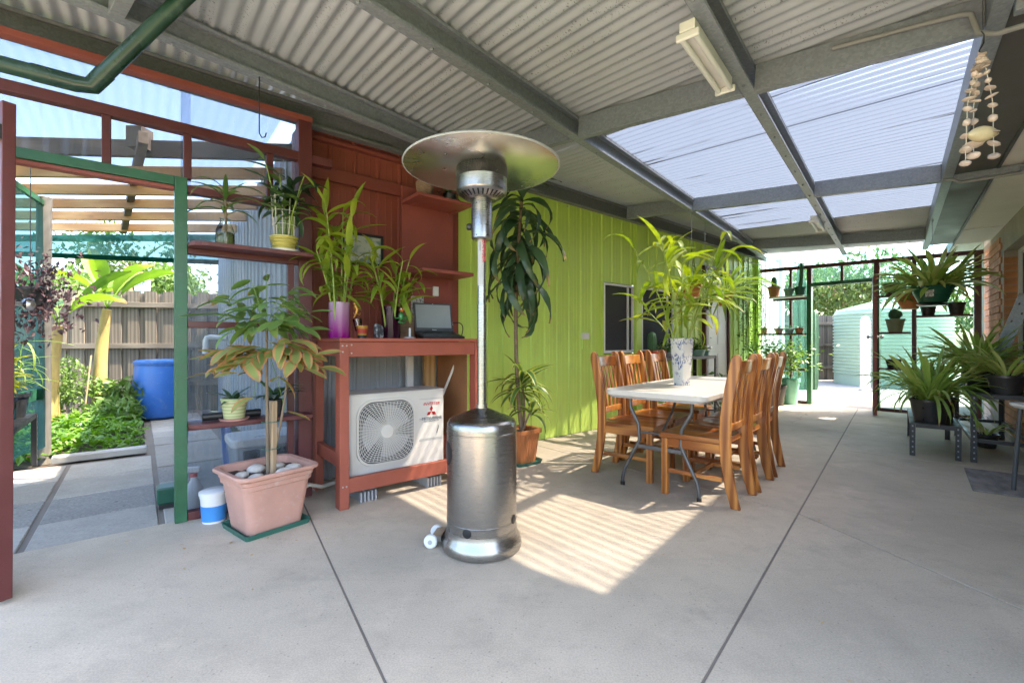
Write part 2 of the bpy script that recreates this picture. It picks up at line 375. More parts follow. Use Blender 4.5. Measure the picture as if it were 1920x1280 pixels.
leafmat('leaf_bamboo', (0.16, 0.26, 0.025), (0.36, 0.44, 0.05), 0.4)
leafmat('leaf_bright', (0.15, 0.25, 0.03), (0.36, 0.43, 0.06), 0.4)
leafmat('leaf_dark', (0.018, 0.05, 0.02), (0.06, 0.115, 0.05), 0.18, 0.3)
leafmat('leaf_mid', (0.06, 0.13, 0.03), (0.13, 0.22, 0.05), 0.3)
leafmat('leaf_stripe', (0.05, 0.13, 0.03), (0.11, 0.20, 0.05), 0.3, 0.4, edge=((0.42, 0.44, 0.10), 0.42))
leafmat('leaf_tree', (0.11, 0.21, 0.05), (0.21, 0.32, 0.085), 0.3)
leafmat('leaf_burnt', (0.17, 0.24, 0.06), (0.30, 0.34, 0.10), 0.3, 0.5, edge=((0.55, 0.27, 0.11), 0.42))
leafmat('leaf_strap', (0.18, 0.30, 0.055), (0.34, 0.45, 0.11), 0.4)
leafmat('leaf_strap_pale', (0.33, 0.43, 0.09), (0.54, 0.57, 0.21), 0.4)
leafmat('leaf_yellow', (0.25, 0.29, 0.025), (0.40, 0.42, 0.05), 0.4)
leafmat('leaf_cover', (0.07, 0.17, 0.018), (0.16, 0.30, 0.035), 0.35)
leafmat('leaf_bush', (0.055, 0.12, 0.024), (0.12, 0.20, 0.045), 0.3)
leafmat('leaf_far', (0.06, 0.105, 0.03), (0.13, 0.19, 0.055), 0.3)
leafmat('leaf_purple', (0.045, 0.025, 0.035), (0.11, 0.06, 0.065), 0.2)
leafmat('leaf_banana', (0.08, 0.17, 0.025), (0.16, 0.26, 0.045), 0.35)
def skylight_mat(name, tint, haze, mult=2.2, base=0.03, dirt=0.0):
    """clear corrugated sheet: steeper facets scatter more of the light; grime lies in streaks along the ribs"""
    m, n, l, b = _new(name); n.remove(b)
    tr = n.new('ShaderNodeBsdfTransparent'); tr.inputs[0].default_value = (*tint, 1)
    tl = n.new('ShaderNodeBsdfTranslucent'); tl.inputs[0].default_value = (*haze, 1)
    fr = n.new('ShaderNodeFresnel'); fr.inputs[0].default_value = 1.45
    fm = n.new('ShaderNodeMath'); fm.operation = 'MULTIPLY_ADD'; fm.inputs[1].default_value = mult; fm.inputs[2].default_value = base - 0.04 * mult; fm.use_clamp = True
    l.new(fr.outputs[0], fm.inputs[0])
    m1 = n.new('ShaderNodeMixShader'); l.new(fm.outputs[0], m1.inputs[0]); l.new(tr.outputs[0], m1.inputs[1]); l.new(tl.outputs[0], m1.inputs[2])
    out = m1
    if dirt:
        v0 = _coord(n, l, (1, 1, 1), rot=(0, 0, -TW))
        mp = n.new('ShaderNodeMapping'); mp.inputs['Scale'].default_value = (26.0, 0.55, 1.0); l.new(v0, mp.inputs[0])
        f = _ramp(n, l, _noise(n, l, mp.outputs[0], 1.0, 3, 0.6), 0.635, 0.675)
        mu = n.new('ShaderNodeMath'); mu.operation = 'MULTIPLY'; mu.inputs[1].default_value = dirt; l.new(f, mu.inputs[0])
        dd = n.new('ShaderNodeBsdfDiffuse'); dd.inputs[0].default_value = (0.10, 0.085, 0.06, 1)
        out = n.new('ShaderNodeMixShader'); l.new(mu.outputs[0], out.inputs[0]); l.new(m1.outputs[0], out.inputs[1]); l.new(dd.outputs[0], out.inputs[2])
    l.new(out.outputs[0], n['Material Output'].inputs[0])
skylight_mat('skylight', (0.275, 0.292, 0.325), (0.036, 0.043, 0.055), 0.9, 0.04, dirt=0.9)
skylight_mat('clear_roof', (0.62, 0.65, 0.69), (0.05, 0.055, 0.065), 0.35)
clear('clear_pane', (0.66, 0.69, 0.73), 0.05, 0.12, hazeamt=0.07, streak=(14.0, 1.0, 0.7), streakamt=0.25, dirt=(0.55, 0.56, 0.56))
clear('frosted_pane', (0.60, 0.63, 0.67), 0.05, 0.2, haze=(0.62, 0.66, 0.70), hazeamt=0.15, streak=(14.0, 1.0, 0.7), streakamt=0.25, dirt=(0.66, 0.68, 0.70))
clear('teal_pane', (0.56, 0.76, 0.72), 0.05, 0.10, haze=(0.12, 0.30, 0.26), hazeamt=0.10, streak=(10, 1, 0.6), streakamt=0.10, dirt=(0.3, 0.5, 0.45))
clear('shade_cloth', (0.10, 0.24, 0.20), 0.0, 0.5, haze=(0.04, 0.15, 0.115), hazeamt=0.55, streak=(3, 3, 3), streakamt=0.1, dirt=(0.05, 0.15, 0.12))
clear('shade_cloth_thin', (0.30, 0.44, 0.44), 0.0, 0.5, haze=(0.08, 0.20, 0.18), hazeamt=0.4, streak=(3, 3, 3), streakamt=0.1, dirt=(0.15, 0.3, 0.28))
glassmat('window_glass', (0.10, 0.11, 0.12), dark=(0.10, 0.105, 0.115), amt=0.5)
glassmat('jar_glass', (0.90, 0.92, 0.88)); glassmat('vase_purple', (0.30, 0.04, 0.16), dark=(0.10, 0.015, 0.05), amt=0.25)
glassmat('cup_glass', (0.92, 0.93, 0.94)); glassmat('amber_glass', (0.62, 0.62, 0.30), dark=(0.3, 0.3, 0.12), amt=0.3)

def gradient_vase(name, top, bottom, z0, z1):
    m, n, l, b = _new(name)
    tc = n.new('ShaderNodeTexCoord'); sx = n.new('ShaderNodeSeparateXYZ'); l.new(tc.outputs['Object'], sx.inputs[0])
    f = _ramp(n, l, sx.outputs[2], z0, z1)
    nz = _noise(n, l, _coord(n, l, (1, 1, 0.3)), 22, 3)
    ad = n.new('ShaderNodeMath'); ad.operation = 'MULTIPLY_ADD'; l.new(nz, ad.inputs[0]); ad.inputs[1].default_value = 0.35; l.new(f, ad.inputs[2])
    cr = n.new('ShaderNodeMapRange'); cr.inputs[1].default_value = 0.2; cr.inputs[2].default_value = 1.15; l.new(ad.outputs[0], cr.inputs[0])
    c = _mix(n, l, cr.outputs[0], bottom, top)
    b.inputs['Roughness'].default_value = 0.08
    l.new(c, b.inputs['Base Color'])
    tr = n.new('ShaderNodeBsdfTransparent'); l.new(_mix(n, l, 0.35, c, (1, 1, 1)), tr.inputs[0])
    ms = n.new('ShaderNodeMixShader'); ms.inputs[0].default_value = 0.35
    l.new(b.outputs[0], ms.inputs[1]); l.new(tr.outputs[0], ms.inputs[2]); l.new(ms.outputs[0], n['Material Output'].inputs[0])
gradient_vase('vase_magenta', (0.62, 0.42, 0.55), (0.42, 0.0, 0.30), 0.02, 0.26)

def stripes(name, a, b_, scale=60, axis=2, rough=0.5, thr=0.0):
    m, n, l, b = _new(name)
    tc = n.new('ShaderNodeTexCoord'); sx = n.new('ShaderNodeSeparateXYZ'); l.new(tc.outputs['Object'], sx.inputs[0])
    mu = n.new('ShaderNodeMath'); mu.operation = 'MULTIPLY'; mu.inputs[1].default_value = scale; l.new(sx.outputs[axis], mu.inputs[0])
    si = n.new('ShaderNodeMath'); si.operation = 'SINE'; l.new(mu.outputs[0], si.inputs[0])
    l.new(_mix(n, l, _ramp(n, l, si.outputs[0], thr - 0.3, thr + 0.3), a, b_), b.inputs['Base Color']); b.inputs['Roughness'].default_value = rough
stripes('pot_striped', (0.52, 0.50, 0.28), (0.30, 0.38, 0.16), 300)
stripes('skin_cup', (0.50, 0.05, 0.03), (0.48, 0.26, 0.04), 90, 2)

def vase_print(name):
    m, n, l, b = _new(name)
    v = _coord(n, l, (1, 1, 1))
    a = _ramp(n, l, _noise(n, l, _coord(n, l, (1, 1, 0.5), rot=(0.3, 0.5, 0.2)), 85, 4, 0.7), 0.50, 0.55)
    big = _ramp(n, l, _noise(n, l, v, 9.5, 2), 0.46, 0.54)
    mu = n.new('ShaderNodeMath'); mu.operation = 'MULTIPLY'; l.new(a, mu.inputs[0]); l.new(big, mu.inputs[1])
    l.new(_mix(n, l, mu.outputs[0], (0.66, 0.65, 0.60), (0.05, 0.09, 0.26)), b.inputs['Base Color']); b.inputs['Roughness'].default_value = 0.22
vase_print('vase_print')
def floral(name, base, ink, scale):
    m, n, l, b = _new(name)
    a = _ramp(n, l, _noise(n, l, _coord(n, l), scale, 5, 0.7), 0.48, 0.6)
    l.new(_mix(n, l, a, base, ink), b.inputs['Base Color']); b.inputs['Roughness'].default_value = 0.4
floral('artwork', (0.55, 0.58, 0.50), (0.20, 0.30, 0.26), 9); floral('card_print', (0.60, 0.58, 0.52), (0.10, 0.05, 0.12), 45); floral('silver_bag', (0.05, 0.05, 0.055), (0.4, 0.4, 0.4), 30)
M = MATS
# ------------------------------------------------------------------ building helpers
def link(o): col.objects.link(o); return o
def thing(name, label, cat, loc=(0, 0, 0), rz=0.0, group=None, kind=None, rot=None):
    o = bpy.data.objects.new(name, None); o.empty_display_size = 0.1
    o.location = loc; o.rotation_euler = rot or (0, 0, rz)
    o['label'] = label; o['category'] = cat
    if group: o['group'] = group
    if kind: o['kind'] = kind
    return link(o)
class MB:
    def __init__(s): s.v, s.f, s.uv = [], [], {}
    def add(s, vs, fs):
        k = len(s.v); s.v += [tuple(v) for v in vs]; s.f += [tuple(i + k for i in f) for f in fs]; return k
    def box(s, x0, x1, y0, y1, z0, z1, mat=None):
        vs = [(x, y, z) for z in (z0, z1) for y in (y0, y1) for x in (x0, x1)]
        if mat is not None: vs = [mat @ Vector(v) for v in vs]
        s.add(vs, [(0, 2, 3, 1), (4, 5, 7, 6), (0, 1, 5, 4), (2, 6, 7, 3), (0, 4, 6, 2), (1, 3, 7, 5)]); return s
    def cbox(s, c, d, rot=None):
        mt = Matrix.Translation(Vector(c))
        if rot is not None: mt = mt @ Euler(rot).to_matrix().to_4x4()
        return s.box(-d[0] / 2, d[0] / 2, -d[1] / 2, d[1] / 2, -d[2] / 2, d[2] / 2, mt)
    def bar(s, a, b, w, h, up=(0, 0, 1)):
        a, b = Vector(a), Vector(b); x = (b - a).normalized(); u = Vector(up)
        if abs(x.dot(u)) > 0.99: u = Vector((1, 0, 0))
        y = u.cross(x).normalized(); z = x.cross(y)
        vs = [p + y * (sy * w / 2) + z * (sz * h / 2) for p in (a, b) for sy, sz in ((-1, -1), (1, -1), (1, 1), (-1, 1))]
        s.add(vs, [(0, 3, 2, 1), (4, 5, 6, 7), (0, 1, 5, 4), (1, 2, 6, 5), (2, 3, 7, 6), (3, 0, 4, 7)]); return s
    def tube(s, pts, r, seg=8, caps=True):
        pts = [Vector(p) for p in pts]; N = len(pts)
        rs = r if isinstance(r, (list, tuple)) else [r] * N
        d0 = (pts[1] - pts[0]).normalized(); ref = Vector((0, 0, 1)) if abs(d0.z) < 0.9 else Vector((1, 0, 0))
        a = ref.cross(d0).normalized(); rings = []
        for i, p in enumerate(pts):
            d = (pts[min(i + 1, N - 1)] - pts[max(i - 1, 0)]).normalized()
            a = (a - d * a.dot(d)).normalized(); b = d.cross(a)
            rings.append([p + (a * math.cos(2 * math.pi * k / seg) + b * math.sin(2 * math.pi * k / seg)) * rs[i] for k in range(seg)])
        base = len(s.v)
        for rg in rings: s.v += [tuple(q) for q in rg]
        for i in range(N - 1):
            for k in range(seg):
                k2 = (k + 1) % seg
                s.f.append((base + i * seg + k, base + i * seg + k2, base + (i + 1) * seg + k2, base + (i + 1) * seg + k))
        if caps:
            s.f.append(tuple(base + k for k in range(seg))[::-1]); s.f.append(tuple(base + (N - 1) * seg + k for k in range(seg)))
        return s
    def lathe(s, prof, seg=32, c=(0, 0, 0), sq=None, wav=None):
        """prof: list of (r, z); sq: superellipse power for squarish pots"""
        base = len(s.v)
        for r, z in prof:
            for k in range(seg):
                a = 2 * math.pi * k / seg; q = 1.0
                if sq: q = 1.0 / (abs(math.cos(a)) ** sq + abs(math.sin(a)) ** sq) ** (1.0 / sq)
                if wav: q *= 1 + wav[1] * math.cos(a * wav[0])
                s.v.append((c[0] + r * q * math.cos(a), c[1] + r * q * math.sin(a), c[2] + z))
        for i in range(len(prof) - 1):
            for k in range(seg):
                k2 = (k + 1) % seg
                s.f.append((base + i * seg + k, base + i * seg + k2, base + (i + 1) * seg + k2, base + (i + 1) * seg + k))
        if prof[0][0] > 1e-6: s.f.append(tuple(base + k for k in range(seg))[::-1])
        if prof[-1][0] > 1e-6: s.f.append(tuple(base + (len(prof) - 1) * seg + k for k in range(seg)))
        return s
    def prism(s, outline, z0, z1, mat=None):
        n = len(outline)
        vs = [Vector((x, y, z)) for z in (z0, z1) for x, y in outline]
        if mat is not None: vs = [mat @ v for v in vs]
        s.add(vs, [tuple(range(n))[::-1], tuple(range(n, 2 * n))] + [(i, (i + 1) % n, n + (i + 1) % n, n + i) for i in range(n)]); return s
    def quad(s, a, b, c, d): s.add([a, b, c, d], [(0, 1, 2, 3)]); return s
    def blob(s, c, r, seg=8, rings=6, jit=0.0):
        prof = []
        base = len(s.v); r = r if isinstance(r, (tuple, list)) else (r, r, r)
        for i in range(rings + 1):
            th = math.pi * i / rings
            for k in range(seg):
                a = 2 * math.pi * k / seg; q = 1 + rnd.uniform(-jit, jit)
                s.v.append((c[0] + r[0] * q * math.sin(th) * math.cos(a), c[1] + r[1] * q * math.sin(th) * math.sin(a), c[2] - r[2] * q * math.cos(th)))
        for i in range(rings):
            for k in range(seg):
                k2 = (k + 1) % seg
                s.f.append((base + i * seg + k, base + i * seg + k2, base + (i + 1) * seg + k2, base + (i + 1) * seg + k))
        return s
    def mesh(s, name, mat, smooth=None):
        me = bpy.data.meshes.new(name); me.from_pydata(s.v, [], s.f); me.update()
        if isinstance(mat, str): mat = M[mat]
        me.materials.append(mat)
        if smooth is not None:
            me.polygons.foreach_set('use_smooth', [True] * len(me.polygons))
            if smooth < 179: me.set_sharp_from_angle(angle=R(smooth))
        return me
    def build(s, name, mat, parent=None, smooth=None, bevel=0.0, loc=(0, 0, 0), rot=(0, 0, 0), seg=2):
        o = bpy.data.objects.new(name, s.mesh(name, mat, smooth)); link(o)
        o.location = loc; o.rotation_euler = rot
        if parent is not None: o.parent = parent
        if bevel:
            md = o.modifiers.new('bevel', 'BEVEL'); md.width = bevel; md.segments = seg; md.limit_method = 'ANGLE'; md.angle_limit = R(40)
        return o
def inst(name, mesh, parent, loc=(0, 0, 0), rot=(0, 0, 0), scale=1.0):
    o = bpy.data.objects.new(name, mesh); o.location = loc; o.rotation_euler = rot
    o.scale = (scale, scale, scale) if not isinstance(scale, (tuple, list)) else scale
    o.parent = parent; return link(o)
def tag(o, label=None, cat=None, group=None, kind=None):
    for k, v in (('label', label), ('category', cat), ('group', group), ('kind', kind)):
        if v: o[k] = v
    return o
def copy_tree(o, parent=None):
    kids = list(o.children)
    c = o.copy(); link(c); c.parent = parent
    for ch in kids: copy_tree(ch, c)
    return c
def text(body, size, mat, parent, loc, rot, name='lettering', shear=0.0, ext=0.0005, align='CENTER', sx=1.0):
    cu = bpy.data.curves.new(name, 'FONT'); cu.body = body; cu.size = size; cu.extrude = ext; cu.align_x = align; cu.shear = shear
    cu.materials.append(M[mat]); cu.resolution_u = 3
    tmp = bpy.data.objects.new('tmp_text', cu); me = bpy.data.meshes.new_from_object(tmp)
    bpy.data.objects.remove(tmp); bpy.data.curves.remove(cu); me.name = name
    o = bpy.data.objects.new(name, me); o.location = loc; o.rotation_euler = rot; o.scale = (sx, 1, 1); o.parent = parent
    return link(o)
def rrect(w, d, r, n=5):
    out = []
    for cx, cy, a0 in ((w / 2 - r, d / 2 - r, 0), (-w / 2 + r, d / 2 - r, 90), (-w / 2 + r, -d / 2 + r, 180), (w / 2 - r, -d / 2 + r, 270)):
        for k in range(n + 1):
            a = R(a0 + 90 * k / n); out.append((cx + r * math.cos(a), cy + r * math.sin(a)))
    return out
def ring_loft(s, loops, close_bottom=True):
    """loops: list of (outline, z)"""
    n = len(loops[0][0]); base = len(s.v)
    for ol, z in loops: s.v += [(x, y, z) for x, y in ol]
    for i in range(len(loops) - 1):
        for k in range(n):
            k2 = (k + 1) % n; s.f.append((base + i * n + k, base + i * n + k2, base + (i + 1) * n + k2, base + (i + 1) * n + k))
    if close_bottom: s.f.append(tuple(base + k for k in range(n))[::-1])

# leaf shapes: a strip along +X that bends downwards, folded along its rib
LEAF = {}
def leaf_mesh(kind, L, W, bend, mat, fold=0.25, seg=7, prof='lance', twist=0.0, wave=0.0):
    vs, fs, uv = [], [], []
    x = z = 0.0; ang = 0.0
    for i in range(seg + 1):
        t = i / seg
        if prof == 'lance': w = math.sin(math.pi * min(1, t ** 0.75 * 0.97 + 0.02)) ** 0.8
        elif prof == 'strap': w = min(1, 0.45 + t * 1.6) * (1 - max(0, (t - 0.72) / 0.28) ** 2)
        elif prof == 'oval': w = math.sin(math.pi * min(1, t * 0.97 + 0.015)) ** 0.65
        elif prof == 'petiole': w = (0.06 if t < 0.3 else math.sin(math.pi * min(1, (t - 0.3) / 0.7 * 0.95 + 0.04)) ** 0.7)
        w = max(w, 0.02) * W / 2
        tw = twist * t; wz = wave * math.sin(t * 14) * W
        cy, sy = math.cos(tw), math.sin(tw)
        nx, nz = math.sin(ang), math.cos(ang)
        for k in (-1, 0, 1):
            up = abs(k) * fold * w * 1.2 + (wz * k if k else 0)
            yy = k * w * cy; uu = up * cy + k * w * sy
            vs.append((x + nx * uu, yy, z + nz * uu)); uv.append((t, 0.5 + 0.5 * k))
        ang += bend / seg
        x += math.cos(ang) * L / seg; z -= math.sin(ang) * L / seg
    for i in range(seg):
        for k in range(2):
            a = i * 3 + k; fs.append((a, a + 1, a + 4, a + 3))
    me = bpy.data.meshes.new('leaf'); me.from_pydata(vs, [], fs); me.update()
    ul = me.uv_layers.new(name='UVMap')
    for lp in me.loops: ul.data[lp.index].uv = uv[lp.vertex_index]
    me.polygons.foreach_set('use_smooth', [True] * len(me.polygons)); me.materials.append(M[mat])
    LEAF.setdefault(kind, []).append(me); return me
for b in (0.5, 1.0, 1.5, 2.0): leaf_mesh('bamboo', 0.25, 0.044, b, 'leaf_bamboo', 0.3, twist=rnd.uniform(-.5, .5))
for b in (0.7, 1.3, 1.9, 2.5): leaf_mesh('bright', 0.34, 0.050, b, 'leaf_bright', 0.3, twist=rnd.uniform(-.5, .5))
for b in (1.7, 2.1, 2.5): leaf_mesh('drac', 0.62, 0.085, b, 'leaf_dark', 0.3, 10, twist=rnd.uniform(-.6, .6), wave=0.10)
for b in (0.6, 1.2, 1.9): leaf_mesh('stripe', 0.40, 0.06, b, 'leaf_stripe', 0.3, 9, twist=rnd.uniform(-.4, .4))
for b in (0.1, 0.5, 0.9): leaf_mesh('tree', 0.150, 0.050, b, 'leaf_tree', 0.25, 6, 'oval')
for b in (0.1, 0.5, 0.9): leaf_mesh('burnt', 0.165, 0.060, b, 'leaf_burnt', 0.2, 6, 'oval')
for b in (0.6, 1.2, 1.8, 2.3): leaf_mesh('strap', 0.58, 0.024, b, 'leaf_strap', 0.35, 9, 'strap', twist=rnd.uniform(-.4, .4))
for b in (0.3, 0.9, 1.5): leaf_mesh('strappale', 0.60, 0.055, b, 'leaf_strap_pale', 0.35, 9, 'strap', twist=rnd.uniform(-.3, .3))
for b in (0.5, 1.0, 1.5): leaf_mesh('basket', 0.60, 0.065, b, 'leaf_strap', 0.35, 9, 'strap', twist=rnd.uniform(-.3, .3))
for b in (0.5, 1.1, 1.6): leaf_mesh('shelfdrac', 0.24, 0.030, b, 'leaf_mid', 0.3, 7)
for b in (0.5, 1.1, 1.6): leaf_mesh('dark', 0.20, 0.045, b, 'leaf_dark', 0.3, 7)
for b in (0.4, 0.9, 1.5): leaf_mesh('yellow', 0.24, 0.055, b, 'leaf_yellow', 0.3, 7)
for b in (0.8, 1.5, 2.0): leaf_mesh('droop', 0.75, 0.035, b, 'leaf_strap', 0.3, 9, 'strap', twist=rnd.uniform(-.6, .6))
for b in (0.5, 0.9, 1.3): leaf_mesh('banana', 1.35, 0.30, b, 'leaf_banana', 0.7, 12, 'petiole', wave=.04)
for b in (0.5, 1.0): leaf_mesh('mid', 0.13, 0.045, b, 'leaf_mid', 0.3, 6)
def leaf(parent, kind, loc, yaw, pitch, scale=1.0, roll=0.0, v=None, sub=None):
    me = LEAF[kind][v] if v is not None else rnd.choice(LEAF[kind])
    return inst('leaf', me, parent, loc, (roll, -pitch, yaw), scale)
def leaf_cloud(mb, pts, size, jit=0.4, flat=0.5):
    """many small pointed leaves, two triangles each"""
    for p in pts:
        L = size * rnd.uniform(1 - jit, 1 + jit); yaw = rnd.uniform(0, 6.283); pit = rnd.gauss(0, 0.7) * flat * 1.4; rl = rnd.gauss(0, 0.7) * flat
        e = Euler((rl, pit, yaw)).to_matrix(); p = Vector(p)
        vs = [p, p + e @ Vector((L * .5, L * .26, L * .06)), p + e @ Vector((L, 0, -L * .12)), p + e @ Vector((L * .5, -L * .26, L * .06))]
        mb.add(vs, [(0, 2, 1), (0, 3, 2)])
def pot(parent, r0, r1, h, mat, z=0.0, rim=0.012, seg=28, soil=True, sq=None, wav=None, lip=None, x=0.0, y=0.0, name='pot'):
    w = 0.006
    lip = lip if lip is not None else max(0.015, h * 0.14)
    o = MB().lathe([(r0, z), (r1, z + h - lip), (r1 + rim, z + h - lip), (r1 + rim, z + h), (r1 + rim - w, z + h + 0.002), (r1 - w, z + h - 0.004), (r1 - w - 0.005, z + h * 0.86)], seg, (x, y, 0), sq, wav).build(name, mat, parent, 30)
    if soil: MB().lathe([(0.0, z + h * 0.87 + 0.008), (r1 * 0.6, z + h * 0.87 + 0.006), ((r1 - w) * 0.985, z + h * 0.87)], seg, (x, y, 0), sq).build('soil', 'soil', parent, 60)
    return o
def saucer(parent, r, h, mat, sq=None, x=0, y=0, z=0.0):
    MB().lathe([(r * .9, z), (r, z + h), (r - .005, z + h), (r * .88, z + 0.006)], 28, (x, y, 0), sq).build('saucer', mat, parent, 40)
def csec(mb, a, b, depth, flange, t=0.004, side=1):
    """C purlin between a and b (top edge line), web vertical, flanges to +side"""
    a, b = Vector(a), Vector(b); x = (b - a).normalized(); y = Vector((0, 0, 1)).cross(x).normalized() * side
    zc = Vector((0, 0, 1))
    mb.bar(a - zc * depth / 2, b - zc * depth / 2, t, depth)
    for zz in (t / 2, depth - t / 2):
        mb.bar(a - zc * zz + y * (flange / 2 + t * .5), b - zc * zz + y * (flange / 2 + t * .5), flange, t)
    for zz, s in ((t, 1), (depth - t, -1)):
        q = y * (flange - t * .5)
        mb.bar(a - zc * (zz + s * .009) + q, b - zc * (zz + s * .009) + q, t, .018)
    return mb
# ================================================================== GROUND AND FLOORS
g = MB().quad((-150, -150, -.12), (150, -150, -.12), (150, 250, -.12), (-150, 250, -.12)).build('ground', 'grass_ground')
tag(g, 'open ground around the patio', 'ground', kind='structure')
def poly_slab(name, pts, z0, z1, mat, parent, inset=0.004, bevel=0.004):
    c = sum((Vector((p[0], p[1], 0)) for p in pts), Vector()) / len(pts)
    n = len(pts); area = sum(pts[i][0] * pts[(i + 1) % n][1] - pts[(i + 1) % n][0] * pts[i][1] for i in range(n))
    if area < 0: pts = pts[::-1]
    out = []
    for i in range(n):
        a, b, d = (Vector((q[0], q[1])) for q in (pts[i - 1], pts[i], pts[(i + 1) % n]))
        e1 = (b - a).normalized(); e2 = (d - b).normalized()
        n1 = Vector((-e1.y, e1.x)); n2 = Vector((-e2.y, e2.x)); m = (n1 + n2)
        m = m / max(0.3, m.dot(n1)); out.append((b.x + m.x * inset, b.y + m.y * inset))
    return MB().prism(out, z0, z1).build(name, mat, parent, bevel=bevel, seg=1)
def XY(v): return (v.x, v.y)
fl = thing('patio_floor', 'pale brushed concrete patio floor in large slabs with saw-cut joints', 'floor', kind='structure')
MB().prism([XY(Wp(-6, .0)), XY(Wp(9.0, .0)), XY(Hp(11, -1.0)), XY(Hp(-7, -1.0)), XY(Hp(-7, 4.5))], -.11, -.005).build('joint_bed', 'joint', fl)
J1a, J1b = Fl(573, 951), Fl(724, 1280)
d1 = (J1b - J1a).normalized(); J1top = J1a - d1 * 0.19; J1bot = J1a + d1 * 6
JX = Fl(1497, 962); jp = JX.dot(NH); js = JX.dot(DH)
J3r = Fl(1920, 1143); d3 = (J3r - JX).normalized()
def on_p(a, d, p): return a + d * ((p - a.dot(NH)) / d.dot(NH))
J3top = JX + NW * ((0.27 - (JX - P0).dot(NW)))
J3bot = on_p(JX, d3, -1.0)
J1j2 = on_p(J1a, d1, jp)                                   # where the left joint would meet the long joint
JQ = J1a + d1 * ((.01 - (J1a - P0).dot(NW)) / d1.dot(NW)); tB = (J3top - P0).dot(DW)
slabs = [
    [Wp(-6, .01), JQ, J1j2, Hp(-6, jp)],
    [JQ, Wp(.77, .012), Wp(.78, .28), Wp(tB, .28), JX, J1j2],
    [Wp(tB, .28), Wp(6.4, .28), on_p(Wp(6.4, 0), -NW, jp), JX],
    [Wp(6.4, .28), Wp(8.95, .28), on_p(Wp(8.95, 0), -NW, jp), on_p(Wp(6.4, 0), -NW, jp)],
    [Hp(-6, jp), JX, J3bot, Hp(-6, -1.0)],
    [JX, Hp(5.68, jp), Hp(5.68, -1.0), J3bot],
    [Hp(5.68, jp), Hp(7.7, jp), Hp(7.7, -1.0), Hp(5.68, -1.0)],
    [Hp(7.7, jp), on_p(Wp(8.95, 0), -NW, jp), on_p(Wp(8.95, 0), -NW, -1.0), Hp(7.7, -1.0)],
]
for sl in slabs: poly_slab('slab', [XY(q) for q in sl], -.10, 0.0, 'concrete', fl, 0.005, 0.002 if len(sl) < 6 else 0)

gp = thing('garden_path', 'grey concrete path of square pavers outside the garden door', 'path', kind='structure')
MB().prism([XY(Wp(-3.2, .02)), XY(Wp(.70, .02)), XY(Wp(.70, 6.0)), XY(Wp(-.15, 6.0)), XY(Wp(-.15, 2.35)), XY(Wp(-3.2, 2.35))], -.11, -.027).build('path_bed', 'joint', gp)
rows = [.015, .525, 1.10, 1.67, 2.26, 2.75, 3.2, 3.65, 4.1, 4.6, 5.2]
for i in range(len(rows) - 1):
    for a, b in ((-2.6, -1.95), (-1.93, -1.30), (-1.28, -.70), (-.685, -.10), (-.085, .52)):
        if i > 3 and b < 0.3: continue
        mt = 'path_pebble' if (i == 1 and a < -.2) or (i == 2 and a > -.2) else 'path_concrete'
        dz = rnd.uniform(-.006, .003)
        poly_slab('paver', [XY(Wp(a, rows[i])), XY(Wp(b, rows[i])), XY(Wp(b, rows[i + 1])), XY(Wp(a, rows[i + 1]))], -.06, -.015 + dz, mt, gp, 0.009, 0.005)
bed = MB()
NB = 26
for i in range(NB + 1):
    for j in range(NB + 1):
        q = Wp(-4.2 + 4.05 * i / NB, 2.52 + 4.6 * j / NB); e = min(i, NB - i, j, NB - j) / 4
        bed.v.append((q.x, q.y, -.05 + min(1, e) * .05 + rnd.uniform(-.015, .015)))
for i in range(NB):
    for j in range(NB):
        a = i * (NB + 1) + j; bed.f.append((a, a + NB + 1, a + NB + 2, a + 1))
tag(bed.build('garden_bed', 'soil', smooth=180), 'dark soil of the garden bed', 'soil', kind='structure')
yd = poly_slab('side_yard', [XY(Wp(8.98, 2.5)), XY(Wp(22, 2.5)), XY(Wp(22, -9)), XY(Wp(8.98, -9))], -.11, -.02, 'yard_concrete', None, 0)
tag(yd, 'sunlit concrete yard beyond the far doorway', 'yard', kind='structure')

# ================================================================== PATIO ROOF
roof = thing('patio_roof', 'galvanised steel patio roof with corrugated sheets and clear skylights', 'roof')
PITCH, SW = 0.0762, 0.80
def corr_sheet(name, t0, t1, lo, hi, mat, lift=0.0, rows=3, amp=0.009):
    nn = int(round((t1 - t0) / PITCH * 8)); vs, fs = [], []
    for i in range(nn + 1):
        t = t0 + (t1 - t0) * i / nn
        for j in range(rows + 1):
            n = lo(t) + (hi(t) - lo(t)) * j / rows
            q = Wp(t, n); vs.append((q.x, q.y, roof_z(q.dot(NH)) + .010 + lift + amp * math.cos(2 * math.pi * t / PITCH)))
    for i in range(nn):
        for j in range(rows):
            a = i * (rows + 1) + j; fs.append((a, a + rows + 1, a + rows + 2, a + 1))
    mb = MB(); mb.add(vs, fs); return mb.build(name, mat, roof, 180)
for k in range(-5, 8):
    t0 = 2.72 + SW * k - .004; t1 = t0 + SW + .008
    t1 = min(t1, 9.1)
    corr_sheet('roof_sheet', t0, t1, lambda t: n_at(t, 1.80), lambda t: .62, 'sheet_under', .004 + .0015 * (k % 2) + .012)
    if k == -5: continue
    if 0 <= k < 5: corr_sheet('skylight_sheet', t0, t1, lambda t: n_at(t, -.36), lambda t: n_at(t, 1.96), 'skylight', .0015 * (k % 2), 3, .0065)
    else: corr_sheet('roof_sheet', t0, t1, lambda t: n_at(t, -.36), lambda t: n_at(t, 1.96), 'sheet_under', .0015 * (k % 2))
PP = {1: 2.95, 2: 1.85, 3: .68, 4: -.30}
def s_end(p, tend, n=.05): return Wp(tend, n_at(tend, p)).dot(DH)
